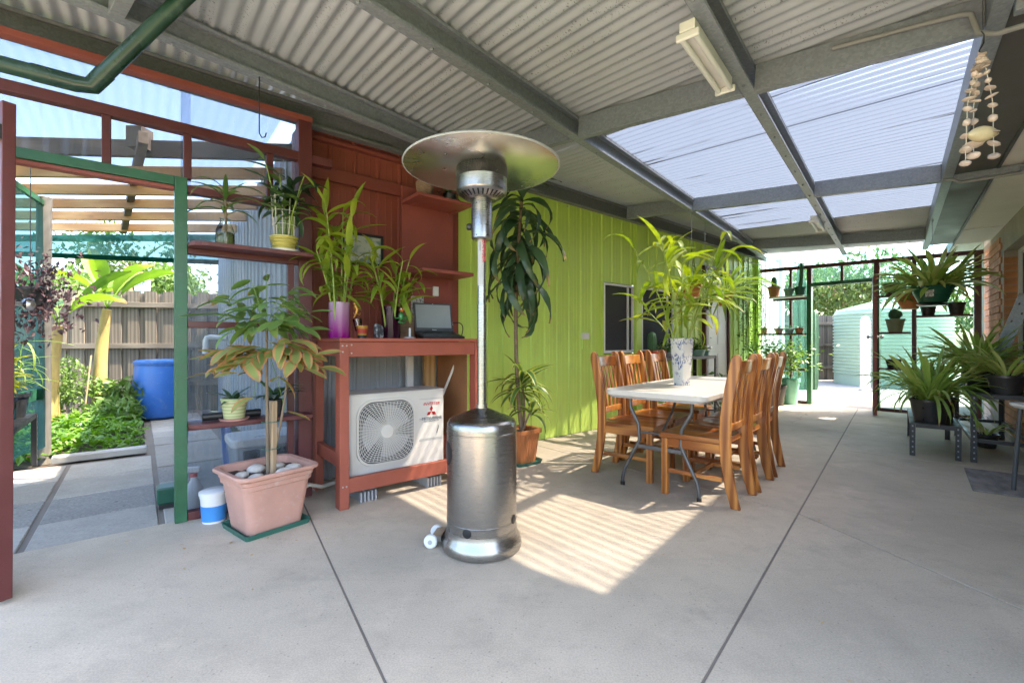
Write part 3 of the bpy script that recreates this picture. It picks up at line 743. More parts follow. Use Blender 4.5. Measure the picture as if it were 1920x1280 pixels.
ends = {1: Wp(3.15, n_at(3.15, 2.95)).dot(DH), 2: s_end(1.85, 8.7), 3: s_end(.68, 8.86), 4: s_end(-.30, 8.86)}
for k, p in PP.items():
    mb = MB(); zt = roof_z(p) - .002
    csec(mb, Hp(-.6 if k > 2 else -1.2, p, zt), Hp(ends[k], p, zt), .15, .062, .004, -1)
    mb.build('purlin', 'galv', roof, bevel=.0015, seg=1)
for s in (.42, 2.87, 5.34, 8.22):
    for a, b in ((1, 2), (2, 3), (3, 4)):
        pa, pb = PP[a], PP[b]
        if a == 1 and s > 3: pa = min(2.95, 3.36 - .1816 * (s * .98 - .9) + .1)
        if a == 1 and s > 8: continue
        mb = MB(); A, B = Hp(s, pa - .066, roof_z(pa) - .012), Hp(s, pb + .004, roof_z(pb) - .006)
        csec(mb, A, B, .146, .055, .004, 1)
        mb.build('rafter', 'galv', roof, bevel=.0015, seg=1)
        br = MB(); br.cbox(Hp(s - .01, pb + .007, roof_z(pb) - .08), (.05, .006, .12), (0, 0, TH)); br.build('cleat', 'galv_dark', roof)
mb = MB(); csec(mb, Wp(-1.55, .14, roof_z(p_of(-1.55, .14)) - .004), Wp(8.85, .14, roof_z(p_of(8.85, .14)) - .004), .16, .06, .004, -1); mb.build('wall_beam', 'galv_dark', roof, bevel=.0015, seg=1)
# bolts along the purlins
bolt = MB().lathe([(.009, 0), (.009, .008), (.005, .012)], 6).mesh('bolt', 'galv')
for p in (2.95, 1.85, .68):
    for s in [x * .42 - 1 for x in range(22)]:
        if s < 8: inst('bolt', bolt, roof, Hp(s, p - .03, roof_z(p) - .153), (math.pi, 0, 0))
# box gutter and struts on the house side
gz = roof_z(-.30)
mb = MB(); mb.bar(Hp(1.4, -.50, gz - .115), Hp(9.0, -.50, gz - .115), .26, .012); mb.bar(Hp(1.4, -.372, gz - .08), Hp(9.0, -.372, gz - .08), .006, .05); mb.build('box_gutter', 'gutter_dark', roof)
for s in (2.75, 5.30):
    mb = MB(); mb.bar(Hp(s, -.37, gz - .155), Hp(s, -1.6, gz - .175), .05, .05); mb.build('strut', 'galv', roof, bevel=.003)
    mb = MB(); mb.bar(Hp(s - .06, -.75, gz - .19), Hp(s - .75, -1.25, gz - .20), .04, .04); mb.build('strut', 'galv', roof, bevel=.003)
MB().tube([Hp(2.85, .25, roof_z(.25) - .05), Hp(2.85, -.12, roof_z(-.12) - .06), Hp(2.83, -.22, gz - .07), Hp(2.80, -.25, gz - .10), Hp(2.78, -.27, gz - .20), Hp(2.76, -.32, gz - .235), Hp(2.74, -1.3, gz - .24)], .0115, 10).build('conduit', 'conduit', roof, 60)
MB().tube([Hp(5.25, -.30, gz - .165), Hp(5.25, -.36, gz - .175), Hp(5.25, -.40, gz - .21), Hp(5.25, -1.3, gz - .215)], .0125, 10).build('conduit', 'conduit', roof, 60)

# ================================================================== GARDEN SCREEN (left)
scr = thing('garden_screen', 'maroon timber screen wall with clear corrugated panes and built-in plant shelves', 'wall', Wp(0, 0), TW)
def wbox(name, mat, parent, t0, t1, n0, n1, z0, z1, bevel=.003):
    return MB().box(t0, t1, n0, n1, z0, z1).build(name, mat, parent, bevel=bevel)
wbox('post', 'green_post', scr, -.035, .028, -.045, .045, 0, 2.10)
wbox('post', 'maroon', scr, .665, .755, -.04, .05, 0, 2.66)
wbox('post', 'maroon', scr, -1.02, -.95, -.04, .05, 0, 2.66)
wbox('header', 'green_post', scr, -.95, -.036, -.04, .04, 2.045, 2.10)
wbox('door_stop', 'red_paint', scr, -.95, -.036, -.025, .035, 2.022, 2.044)
wbox('rail', 'maroon', scr, -1.45, .90, -.035, .03, 2.375, 2.435)
wbox('rail', 'red_paint', scr, -1.45, .76, -.035, .03, 2.662, 2.70)
wbox('rail', 'maroon', scr, .029, .664, -.03, .03, 2.015, 2.06)
wbox('rail', 'maroon', scr, .029, .664, -.035, .03, 1.185, 1.225)
wbox('rail', 'maroon', scr, .029, .664, -.035, .03, .0, .05)
for t in (-.344, .03, .487): wbox('mullion', 'maroon', scr, t - .02, t + .02, -.03, .025, 2.101 if t < 0.1 else 2.061, 2.374)
wbox('mullion', 'maroon', scr, .60, .64, -.02, .02, .051, 2.01)
def shelf_rounded(name, mat, parent, t0, t1, n0, n1, z, th=.028):
    r = .09; ol = [(t1, n1), (t0, n1)] + [(t0 + r - r * math.cos(a), n0 + r - r * math.sin(a)) for a in (0, .4, .8, 1.2, 1.57)] + [(t1, n0)]
    return MB().prism(ol, z - th, z).build(name, mat, parent, bevel=.004)
shelf_rounded('shelf', 'maroon', scr, .029, .72, -.20, -.036, 1.70)
wbox('rail', 'maroon', scr, .029, .664, -.034, .03, 1.64, 1.705)
shelf_rounded('shelf', 'maroon', scr, .029, .72, -.19, -.036, .605)
wbox('rail', 'maroon', scr, .029, .664, -.034, .03, .55, .60)
def pane(parent, t0, t1, z0, z1, n, mat, amp=.005, name='pane'):
    mb = MB(); N = max(6, int((t1 - t0) / .0762 * 6)); vs = []; fs = []
    for i in range(N + 1):
        t = t0 + (t1 - t0) * i / N; y = n + amp * math.cos(2 * math.pi * t / .0762)
        vs += [(t, y, z0), (t, y, z1)]
    for i in range(N): fs.append((2 * i, 2 * i + 2, 2 * i + 3, 2 * i + 1))
    mb.add(vs, fs); return mb.build(name, mat, parent, 180)
pane(scr, -1.45, .05, 2.07, 2.70, .045, 'clear_pane')
pane(scr, .0, .78, .02, 2.72, .058, 'frosted_pane')

gd = thing('garden_door', 'maroon timber door standing open, seen edge-on with round metal knobs', 'door', (-2.115, 1.90, .0), 0)
ldir = math.atan2(.42, -.85)
gd.rotation_euler = (0, R(-1.1), ldir)
def door_leaf(parent, W_, H_, stile_mat, pane_mat, edge_mat):
    for a, b in ((0, .075), (W_ - .075, W_)): MB().box(a, b, -.021, .021, .02, H_).build('stile', stile_mat, parent, bevel=.003)
    for z0, z1 in ((.02, .12), (.95, 1.02), (H_ - .08, H_)): MB().box(.076, W_ - .076, -.018, .018, z0, z1).build('rail', stile_mat, parent, bevel=.003)
    pane(parent, .07, W_ - .07, .10, H_ - .06, .026, pane_mat, .004)
    kb = MB().lathe([(.0, .0), (.026, .0), (.026, .006), (.010, .01), (.010, .032), (.024, .040), (.029, .054), (.024, .068), (.010, .073), (0, .0735)], 20).mesh('knob', 'chrome', 40)
    for sgn in (1, -1): inst('knob', kb, parent, (.045, sgn * .0215, 1.26), (R(-90) * sgn, 0, 0))
door_leaf(gd, .72, 2.09, 'maroon', 'clear_pane', 'red_paint')
MB().box(.0, .05, .022, .09, 1.93, 1.99).build('latch', 'black_metal', gd)

# ================================================================== SHED
shed = thing('shed', 'long metal-clad shed painted red at one end and lime green along the patio', 'building', Wp(0, 0), TW)
def clad(parent, t0, t1, z0, z1f, mat, n=.29, pitch=.2, name='cladding_sheet', perp=False, lap=.0):
    """ribbed steel sheet; ribs stand proud of the wall towards the patio"""
    pts = []; t = t0
    while t < t1 - 1e-6:
        e = min(t + pitch, t1); w = e - t
        for dx, dy in ((0, 0), (.012, -.016), (.030, -.016), (.042, 0), (.090, 0), (.094, -.0018), (.100, -.0018), (.104, 0), (.145, 0), (.149, -.0018), (.155, -.0018), (.159, 0)):
            if dx < w: pts.append((t + dx, n + dy - lap))
        t = e
    pts.append((t1, n - lap)); vs = []; fs = []
    for x, y in pts:
        zt = z1f(x) if callable(z1f) else z1f
        if perp: vs += [(y, x, z0), (y, x, zt)]
        else: vs += [(x, y, z0), (x, y, zt)]
    for i in range(len(pts) - 1): fs.append((2 * i, 2 * i + 2, 2 * i + 3, 2 * i + 1))
    mb = MB(); mb.add(vs, fs); return mb.build(name, mat, parent)
wt = lambda t: roof_z(p_of(t, .29)) - .02
for a in (.76, 1.56): clad(shed, a, min(a + .8, 2.06), 1.02, wt, 'red_wall')
for a in (.76, 1.56): clad(shed, a, min(a + .8, 2.06), .0, 1.02, 'grey_wall', lap=-.004)
# green cladding is cut around two windows and the door
WIN = ((4.36, 4.98), (5.17, 5.97)); DOOR = (6.85, 7.69)
spans = [(2.13, 2.93), (2.93, 3.73), (3.73, 4.33)]
for a, b in spans: clad(shed, a, b, 0, wt, 'green_wall')
for a, b in WIN:
    clad(shed, a - .03, b + .03, 1.86, wt, 'green_wall'); clad(shed, a - .03, b + .03, 0, .94, 'green_wall')
clad(shed, 5.01, 5.14, 0, wt, 'green_wall', lap=0)
clad(shed, 6.0, 6.82, 0, wt, 'green_wall'); clad(shed, 6.82, 7.72, 2.31, wt, 'green_wall'); clad(shed, 7.72, 8.85, 0, wt, 'green_wall')
for k in range(6): clad(shed, .30 + .8 * k, 1.10 + .8 * k, 0, 2.75, 'grey_wall', n=.77, perp=True)
wbox('corner_trim', 'red_paint', shed, .70, .80, .18, .292, 0, 2.68)
wbox('edge_trim', 'red_wall', shed, 2.05, 2.14, .20, .30, 0, 2.76)
wbox('edge_trim', 'green_wall', shed, 5.01, 5.13, .235, .288, 0, 2.745)
wbox('edge_trim', 'green_wall', shed, 8.80, 8.9, .22, .30, 0, 2.69)
def sloped(name, mat, parent, t0, t1, n0, n1, dz0, dz1):
    mb = MB(); vs = []
    for t in (t0, t1):
        zz = wt(t)
        for n, z in ((n0, zz + dz0), (n1, zz + dz0), (n1, zz + dz1), (n0, zz + dz1)): vs.append((t, n, z))
    mb.add(vs, [(0, 3, 2, 1), (4, 5, 6, 7), (0, 1, 5, 4), (1, 2, 6, 5), (2, 3, 7, 6), (3, 0, 4, 7)]); return mb.build(name, mat, parent)
sloped('top_trim', 'red_paint', shed, .77, 2.10, .235, .285, -.17, -.14)
sloped('top_trim', 'green_wall', shed, 2.11, 8.84, .255, .297, -.075, -.03)
wbox('timber_batten', 'red_paint', shed, .824, 1.592, .235, .272, 2.37, 2.47)
MB().box(.0, 8.9, .31, 5.1, 2.60, 2.62).build('shed_roof', 'sheet_under', shed) if False else None
MB().prism([(.79, .32), (8.88, .32), (8.88, 5.1), (.79, 5.1)], 2.50, 2.52).build('roof', 'sheet_under', shed)
MB().box(.80, 8.88, 5.08, 5.1, 0, 2.5).build('back_wall', 'grey_wall', shed)
wbox('window_post', 'green_wall', shed, 4.33, 4.355, .262, .292, .94, 1.86)
for a, b in WIN:
    w = MB()
    for t0, t1, z0, z1 in ((a, b, 1.825, 1.85), (a, b, .95, .985), (a, a + .022, .986, 1.824), (b - .022, b, .986, 1.824), (a + (b - a) * .80, a + (b - a) * .80 + .015, .986, 1.824)): w.box(t0, t1, .262, .30, z0, z1)
    wo = w.build('window', 'white_paint', shed, bevel=.002)
    MB().box(a + .023, b - .023, .288, .292, .987, 1.823).build('fly_screen', 'window_glass', wo)
    MB().box(a - .03, b + .03, .315, .32, .90, 1.90).build('dark_backing', 'dark_grey', wo)  # flat dark sheet behind the glass, coloured to stand in for the unlit interior
dr = MB().box(DOOR[0] + .05, DOOR[1] - .05, .262, .30, .02, 2.05).build('door', 'white_paint', shed, bevel=.003)
for z0, z1 in ((.22, .90), (1.05, 1.90)):
    for x0, x1 in ((DOOR[0] + .14, DOOR[0] + .38), (DOOR[1] - .38, DOOR[1] - .14)):
        MB().box(x0, x1, .254, .2615, z0, z1).build('door_panel', 'white_paint', dr, bevel=.006)
MB().lathe([(.026, 0), (.026, .006), (.01, .01), (.01, .03), (.028, .05), (.02, .07), (0, .072)], 16).build('handle', 'chrome', dr, 40, loc=(DOOR[0] + .11, .262, 1.0), rot=(R(90), 0, 0))
for t0, t1 in ((DOOR[0], DOOR[0] + .05), (DOOR[1] - .05, DOOR[1])): wbox('door_frame', 'maroon', shed, t0, t1, .225, .305, 0, 2.28)
wbox('door_frame', 'maroon', shed, DOOR[0] + .051, DOOR[1] - .051, .23, .30, 2.06, 2.10); wbox('door_frame', 'maroon', shed, DOOR[0] - .02, DOOR[1] + .02, .22, .305, 2.281, 2.33)
MB().box(DOOR[0] + .052, DOOR[1] - .052, .27, .275, 2.101, 2.28).build('transom_pane', 'window_glass', shed)

# ================================================================== FAR SCREEN with the yard door
TE = 8.92
far = thing('yard_screen', 'maroon and green framed screen with teal corrugated panes at the far doorway', 'wall', Wp(TE, 0), TW - R(90))
# local x = towards the house (m), local y = away from the patio
rz_ = lambda m: 2.455 - .027 * m
def fbar(name, mat, m0, m1, y0, y1, za, zb, bevel=.003):
    mb = MB(); vs = []
    for m in (m0, m1):
        for y, z in ((y0, za(m) if callable(za) else za), (y1, za(m) if callable(za) else za), (y1, zb(m) if callable(zb) else zb), (y0, zb(m) if callable(zb) else zb)): vs.append((m, y, z))
    mb.add(vs, [(0, 3, 2, 1), (4, 5, 6, 7), (0, 1, 5, 4), (1, 2, 6, 5), (2, 3, 7, 6), (3, 0, 4, 7)]); return mb.build(name, mat, far, bevel=bevel)
fbar('rail', 'maroon', -.25, 2.72, -.03, .03, lambda m: rz_(m) - .06, rz_)
for m, mt in ((.555, 'green_post'), (1.50, 'green_post')): fbar('post', mt, m, m + .07, -.045, .045, 0, lambda q: 2.10)
for m in (.555, 1.50, 2.63): fbar('post', 'maroon', m, m + .07, -.04, .04, (2.101 if m < 2 else 0), lambda q: rz_(q) - .061)
fbar('header', 'green_post', .626, 1.499, -.04, .04, 2.06, 2.12); fbar('mullion', 'maroon', 1.05, 1.09, -.03, .03, 2.121, lambda q: rz_(q) - .061)
fbar('mullion', 'maroon', .27, .31, -.02, .03, .051, lambda q: rz_(q) - .061); fbar('mullion', 'maroon', 1.96, 2.01, -.03, .03, .051, lambda q: rz_(q) - .061)
fbar('rail', 'maroon', .0, .554, -.03, .03, 0, .05); fbar('rail', 'maroon', 1.571, 2.629, -.03, .03, 0, .05)
fbar('rail', 'maroon', .0, .554, -.03, .03, .58, .62)
fbar('shelf', 'white_paint', -.02, .55, -.18, -.031, 1.885, 1.91); fbar('rail', 'maroon', .0, .554, -.029, .029, 1.845, 1.884)
fbar('shelf', 'maroon', -.22, .55, -.19, -.031, 1.215, 1.245)
fbar('shelf', 'maroon', 1.571, 1.955, -.19, -.031, 1.785, 1.815); fbar('shelf', 'maroon', 1.571, 1.955, -.19, -.031, 1.215, 1.245); fbar('shelf', 'maroon', 1.571, 1.955, -.19, -.031, .66, .69)
fbar('shelf', 'maroon', 2.015, 2.62, -.21, -.031, 1.455, 1.485)
for m0, m1, z0, z1 in ((-.25, .60, .02, 2.62), (.60, 1.53, 2.08, 2.60), (1.53, 2.72, .02, 2.58)): pane(far, m0, m1, z0, z1, .055, 'teal_pane')
yd_ = thing('yard_door', 'grey faced timber door swung open towards the patio with chrome knobs', 'door', Fl(1641, 781), 0)
hinge = Wp(TE, -1.53); yd_.location.z = 0
dv = hinge - yd_.location; yd_.rotation_euler = (0, 0, math.atan2(dv.y, dv.x) + R(2))
for a, b, mt in ((0, .07, 'red_paint'), (dv.length - .1, dv.length - .03, 'red_paint')): MB().box(a, b, -.024, .022, .02, 2.06).build('stile', mt, yd_, bevel=.003)
for z0, z1 in ((.02, .12), (.62, .69), (1.18, 1.25), (1.72, 1.79), (1.98, 2.06)): MB().box(.071, dv.length - .101, -.02, .02, z0, z1).build('rail', 'red_paint', yd_, bevel=.003)
MB().box(.0, dv.length - .03, .0225, .03, .02, 2.06).build('face_sheet', 'galv', yd_)
kb2 = MB().lathe([(0, 0), (.026, 0), (.026, .006), (.010, .01), (.010, .032), (.024, .040), (.029, .054), (.024, .068), (.010, .073), (0, .0735)], 16).mesh('knob', 'chrome', 40)
for sgn in (1, -1): inst('knob', kb2, yd_, (.04, .0305 if sgn > 0 else -.0245, 1.165), (R(-90) * sgn, 0, 0))

# ================================================================== BRICK HOUSE (right)
house = thing('brick_house', 'orange brick house wall with white-framed window and pale eave lining', 'building', Hp(0, -1.0), TH)
WS0, WS1, WZ0, WZ1 = 5.6, 8.12, .84, 2.20
wl_ = MB()
wl_.box(1.5, WS0, -.24, -.004, 0, 2.6); wl_.box(WS1, 11.0, -.24, -.004, 0, 2.6); wl_.box(WS0, WS1, -.24, -.004, 0, WZ0 - .01); wl_.box(WS0, WS1, -.24, -.004, WZ1, 2.6)
wl_.build('wall', 'mortar', house)
bk = MB().box(-.115, .115, -.05, .012, -.038, .038)
bkm = bk.mesh('brick', 'brick'); bkh = MB().box(-.055, .055, -.05, .012, -.038, .038).mesh('brick', 'brick')
nb = 0
for r in range(28):
    z = .045 + r * .086; off = .12 * (r % 2)
    for k in range(60):
        s = 5.2 + k * .24 + off
        if s > 9.55 or (s < WS1 + .1 and z > WZ0 - .02): continue
        if s > WS1 + .1 and z < .50: continue
        m_ = bkm
        inst('brick', m_, house, (s, 0, z)); nb += 1
for r in range(15): inst('brick', MB().box(-.05, .012, -.23 if r % 2 else -.115, -.055, -.038, .038).mesh('brick', 'brick') if False else bkh, house, (WS1 - .005 + .0, -.06, .88 + r * .086), (0, 0, R(90)))
win = MB()
for a, b, z0, z1 in ((WS1 - .075, WS1 - .02, WZ0, WZ1), (WS0, WS0 + .055, WZ0, WZ1), (WS0 + .056, WS1 - .076, WZ0, WZ0 + .05), (WS0 + .056, WS1 - .076, WZ1 - .05, WZ1), (6.85, 6.9, WZ0 + .051, WZ1 - .051)): win.box(a, b, -.18, -.12, z0, z1)
wo = win.build('window', 'white_paint', house, bevel=.003)
MB().box(WS0 + .05, WS1 - .07, -.155, -.15, WZ0 + .04, WZ1 - .04).build('pane', 'window_glass', wo)
MB().box(WS0 - .02, WS1 + .0, -.14, .04, WZ0 - .06, WZ0 - .012).build('sill', 'brick', wo, bevel=.006)
MB().box(1.5, 11, -.02, .365, 2.498, 2.508).build('eave_lining', 'soffit', house)
for s in (3.2, 5.6, 8.0): MB().box(s, s + .03, -.0, .365, 2.492, 2.4975).build('joint_strip', 'soffit', house)
MB().box(1.5, 11, .366, .384, 2.48, 2.64).build('fascia', 'dark_grey', house)
MB().box(1.5, 11, -1.5, .3, 2.64, 2.66).build('roof', 'sheet_under', house)
MB().box(5.0, 9.5, .013, .03, .0, .06).build('plinth', 'mortar', house)
vt = MB()
for k in range(7): vt.box(6.35, 6.58, .0125, .018, .20 + k * .02, .212 + k * .02)
vt.build('vent', 'brick', house)

# ================================================================== FENCES
def fence(name, label, a, b, H_, mats, pitch, wfront, rails):
    a, b = Vector(a), Vector(b); d = b - a; L = d.length
    f = thing(name, label, 'fence', a, math.atan2(d.y, d.x))
    pm = [MB().box(-wfront / 2, wfront / 2, -.018, 0, 0, 1).mesh('paling', 'paling') for _ in range(1)]
    n = int(L / pitch)
    for i in range(n):
        hh = H_ + rnd.uniform(-.012, .012)
        o = inst('paling', pm[0], f, (i * pitch, -.002 + rnd.uniform(-.003, .0), -.05), (rnd.uniform(-.004, .004), rnd.uniform(-.006, .006), 0), (1, 1, hh + .05))
        inst('paling', pm[0], f, ((i + .5) * pitch, .020, -.05), (0, rnd.uniform(-.006, .006), 0), (1, 1, hh + .03 + rnd.uniform(-.02, .01)))
    for z in rails: MB().box(0, L, -.062, -.024, z - .04, z + .04).build('rail', 'fence_rail', f, bevel=.004)
    return f
fc = Vector(((205 - 960) / FPX * 7.15, 7.15, 0)); fd = Vector((.94, .30, 0)).normalized()
fence('garden_fence', 'weathered grey paling fence behind the vegetable bed', fc - fd * 3.2, fc + fd * 3.4, 1.90, None, .235, .15, (.42, 1.03, 1.68))
fence('yard_fence', 'pale weathered paling fence behind the water tank', (5.5, 13.55, 0), (11.5, 13.3, 0), 1.87, None, .24, .15, (.35, 1.0, 1.62))
# ================================================================== WORKBENCH
B0 = Wp(.805, -.466)
bench = thing('workbench', 'red painted timber workbench with open base built against the shed wall', 'bench', B0, TW)
BL, BD, BZ = 1.13, .60, 1.122
MB().box(-.005, BL + .005, -.012, BD, BZ - .022, BZ).build('top', 'bench_red', bench, bevel=.003)
for x0, x1, y0, y1 in ((0, .062, 0, .085), (BL - .062, BL, 0, .085), (0, .06, BD - .08, BD), (BL - .06, BL, BD - .08, BD)):
    MB().box(x0, x1, y0, y1, 0, BZ - .023).build('leg', 'bench_red', bench, bevel=.004)
MB().box(.063, BL - .063, .008, .045, BZ - .125, BZ - .024).build('apron', 'bench_red', bench, bevel=.003)
MB().box(.010, .045, .086, BD - .081, BZ - .12, BZ - .024).build('side_rail', 'bench_red', bench, bevel=.003)
MB().box(.063, BL - .063, .010, .050, .10, .195).build('stretcher', 'bench_red', bench, bevel=.003)
MB().box(.008, .048, .086, BD - .081, .27, .36).build('side_rail', 'bench_red', bench, bevel=.003)
MB().box(BL - .048, BL - .008, .086, BD - .081, .27, .36).build('side_rail', 'bench_red', bench, bevel=.003)
MB().box(BL - .20, BL - .09, BD - .02, BD + .02, 0, BZ - .03).build('back_post', 'pine_up', bench, bevel=.003)
MB().box(BL - .34, BL - .28, BD + .03, BD + .07, 0, BZ - .03).build('back_post', 'white_paint', bench, bevel=.003)
MB().box(BL - .072, BL - .062, .12, BD - .02, .30, BZ - .13).build('end_board', 'board_brown', bench)
screw = MB().lathe([(.006, 0), (.006, .002), (.003, .003)], 8).mesh('screw', 'steel_dull')
for x, z in ((.018, BZ - .05), (.045, BZ - .05), (.02, BZ - .09), (.08, BZ - .045), (.08, BZ - .10), (.02, .15), (.044, .15)):
    inst('screw', screw, bench, (x, -.0005 if x < .063 else .0075, z), (R(90), 0, 0))

# wall shelf standing on the bench
ws = thing('shelf_board', 'upright red board with two jutting shelves above the laptop', 'shelf', Wp(1.515, .10), TW)
MB().box(0, .505, 0, .028, BZ + .001, 2.42).build('back_panel', 'red_paint', ws, bevel=.003)
MB().box(-.005, .515, -.30, -.001, 2.262, 2.290).build('shelf', 'red_paint', ws, bevel=.004)
MB().box(.03, .525, -.30, -.001, 1.662, 1.692).build('shelf', 'red_paint', ws, bevel=.004)
for z in (2.262, 1.662):
    for x in (.06, .45):
        b = MB(); b.box(x, x + .022, -.003, 0, z - .10, z - .002); b.box(x, x + .022, -.12, -.003, z - .005, z - .001); b.build('bracket', 'red_paint', ws)

# ================================================================== AIR CONDITIONER
ac = thing('air_conditioner', 'cream outdoor air conditioner unit with round fan grille under the bench', 'air conditioner', Wp(.915, -.345), TW)
AW, AD, AZ0, AZ1 = .745, .29, .175, .732
MB().prism(rrect(AW, AD, .022), AZ0, AZ1 - .012).build('casing', 'cream_metal', ac, 40, loc=(AW / 2, AD / 2, 0))
MB().prism(rrect(AW + .006, AD + .006, .024), AZ1 - .0115, AZ1).build('lid', 'cream_metal', ac, bevel=.005, loc=(AW / 2, AD / 2, 0))
fx, fz, fr_ = .265, .455, .208
ol = rrect(.45, .47, .12, 8)
fr_m = Matrix.Translation((fx, 0, fz)) @ Matrix.Rotation(R(90), 4, 'X')
sh = MB(); n = len(ol); inn = [(x * .93, y * .93) for x, y in ol]
sh.add([fr_m @ Vector((x, y, .001)) for x, y in ol] + [fr_m @ Vector((x * .985, y * .985, .013)) for x, y in ol] + [fr_m @ Vector((x, y, .013)) for x, y in inn] + [fr_m @ Vector((x, y, .001)) for x, y in inn],
       [(i + r * n, (i + 1) % n + r * n, (i + 1) % n + (r + 1) * n, i + (r + 1) * n) for r in range(3) for i in range(n)])
sh.build('fan_surround', 'cream_metal', ac, 40)
MB().prism(inn, 0.0015, .003, fr_m).build('fan_recess', 'dark_grey', ac)
bl = MB()
for k in range(3):
    a0 = 2 * math.pi * k / 3
    pts = []
    for j in range(7):
        t = j / 6; pts += [(a0 + t * 1.5, .05 + 0 * t, .004), (a0 + t * 1.5 + .3, .185, .0045)]
    vs = [fr_m @ Vector((r * math.cos(a), r * math.sin(a), z)) for a, r, z in pts]
    bl.add(vs, [(2 * i, 2 * i + 2, 2 * i + 3, 2 * i + 1) for i in range(6)])
bl.build('fan_blade', 'grey_plastic', ac)
gr = MB()
def rr_pt(a, r):                           # rings go from round at the hub to square at the rim
    k = max(0, (r - .12) / .10); p_ = 2 + 2.4 * k
    q = 1.0 / (abs(math.cos(a)) ** p_ + abs(math.sin(a)) ** p_) ** (1 / p_); return (r * q * math.cos(a), r * q * math.sin(a))
for i in range(15):
    r = .058 + i * .0108
    gr.tube([fr_m @ Vector((*rr_pt(2 * math.pi * j / 44, r),   .012)) for j in range(45)], .0021, 4, False)
for j in range(52):
    a = 2 * math.pi * j / 52
    gr.tube([fr_m @ Vector((*rr_pt(a + .12 * t, .050 + .16 * t), .0125)) for t in (0, .25, .5, .75, 1)], .0022, 4, False)
gr.build('fan_grille', 'cream_metal', ac, 60)
MB().lathe([(0, .0125), (.04, .0125), (.048, .011), (.052, .004), (.052, .0)], 28).build('hub_cap', 'cream_metal', ac, 40, loc=(fx, 0, fz), rot=(R(90), 0, 0)).location.y = -.004
lv = MB()
for r in range(6):
    for c in range(3):
        y0 = .035 + c * .078; z0 = AZ0 + .05 + r * .078; lv.box(-.003, -.0005, y0, y0 + .066, z0, z0 + .066)
lv.build('side_grille', 'dark_grey', ac)
for z in (.345, .355, .50, .51, .66): MB().box(.525, AW - .02, -.0022, -.0005, z, z + .0025).build('pressed_line', 'grey_plastic', ac)
for x in (.06, AW - .17): MB().box(x, x + .11, -.03, AD + .03, .07, AZ0 - .001).build('foot', 'grey_plastic', ac, bevel=.006)
for x in (.06, AW - .17):
    b = MB()
    for k in range(5): b.box(x - .01 + k * .026, x + .002 + k * .026, -.06, AD + .05, .0, .069)
    b.build('mounting_block', 'grey_plastic', ac)
text('INVERTER', .032, 'red_print', ac, (.628, -.0025, .612), (R(90), 0, 0), shear=.25, sx=1.0)
text('MITSUBISHI', .030, 'grey_print', ac, (.63, -.0025, .502), (R(90), 0, 0), sx=1.12)
text('HEAVY INDUSTRIES, LTD.', .012, 'grey_print', ac, (.63, -.0025, .486), (R(90), 0, 0))
for cx, cz, a in ((0, .024, 90), (-.0208, -.012, 210), (.0208, -.012, 330)):
    d = MB(); ca, sa = math.cos(R(a)), math.sin(R(a)); L = .024
    vs = [(0, -L), (.6 * L, 0), (0, L), (-.6 * L, 0)]
    d.add([(.628 + cx + (y * ca - x * sa), -.0022, .560 + cz + (y * sa + x * ca)) for x, y in vs], [(0, 1, 2, 3), (3, 2, 1, 0)]); d.build('emblem_diamond', 'red_print', ac)
ctx = MB().tube([(.69, -.002, .45), (.688, -.004, .43), (.68, -.004, .41), (.675, -.003, .39)], .002, 5).build('scratch', 'dark_grey', ac)
hose = MB().tube([Wp(.92, .0, .05), Wp(.80, -.10, .07), Wp(.70, -.16, .12), Wp(.62, -.08, .05), Wp(.58, -.02, .02)], .014, 10).build('drain_hose', 'rope', smooth=60)
tag(hose, 'pale drain hose trailing on the floor beside the terracotta planter', 'hose')
stick = MB().tube([Wp(1.70, -.02, .35), Wp(1.88, -.16, .92)], .011, 10).build('stick', 'rope', smooth=60)
tag(stick, 'pale thin stick leaning on the brown board under the bench', 'stick')

# ================================================================== PATIO HEATER
ht = thing('patio_heater', 'stainless steel mushroom patio heater with round reflector and gas cylinder housing', 'heater', (-.163, 2.46, 0), R(-96))
MB().lathe([(.195, 0), (.213, .008), (.215, .03), (.208, .055), (.196, .075), (.190, .098), (.188, .112)], 64).build('base_ring', 'stainless', ht, 50)
MB().lathe([(.187, .1125), (.187, .152), (.1885, .154), (.1885, .158), (.187, .160), (.187, .615), (.189, .617), (.189, .622), (.187, .624), (.187, .640)], 64).build('tank_housing', 'stainless', ht, 30)
MB().lathe([(.187, .6405), (.186, .664), (.176, .682), (.165, .688), (.158, .690), (.05, .735), (.030, .742), (.030, .765)], 64).build('tank_lid', 'stainless', ht, 40)
MB().tube([(0, 0, .765), (0, 0, 1.30)], .025, 24).build('post', 'stainless', ht, 60)
MB().tube([(0, 0, 1.301), (0, 0, 1.66)], .0225, 24).build('post', 'stainless', ht, 60)
lb = MB()
for k in range(7):
    a0 = R(-70 + k * 15); a1 = R(-70 + (k + 1) * 15); r = .0231
    lb.quad((r * math.cos(a0), r * math.sin(a0), 1.40), (r * math.cos(a1), r * math.sin(a1), 1.40), (r * math.cos(a1), r * math.sin(a1), 1.655), (r * math.cos(a0), r * math.sin(a0), 1.655))
lb.build('warning_label', 'label_grey', ht, 180)
text('DANGER', .030, 'red_print', ht, (.0238, .006, 1.585), (R(90), R(90), R(90)), align='CENTER')
text('WARNING', .010, 'grey_print', ht, (.0236, -.009, 1.61), (R(90), R(90), R(90)), align='CENTER')
MB().lathe([(.0, 1.648), (.050, 1.648), (.056, 1.655), (.056, 1.845), (.053, 1.852), (.053, 1.862)], 40).build('valve_housing', 'stainless', ht, 30)
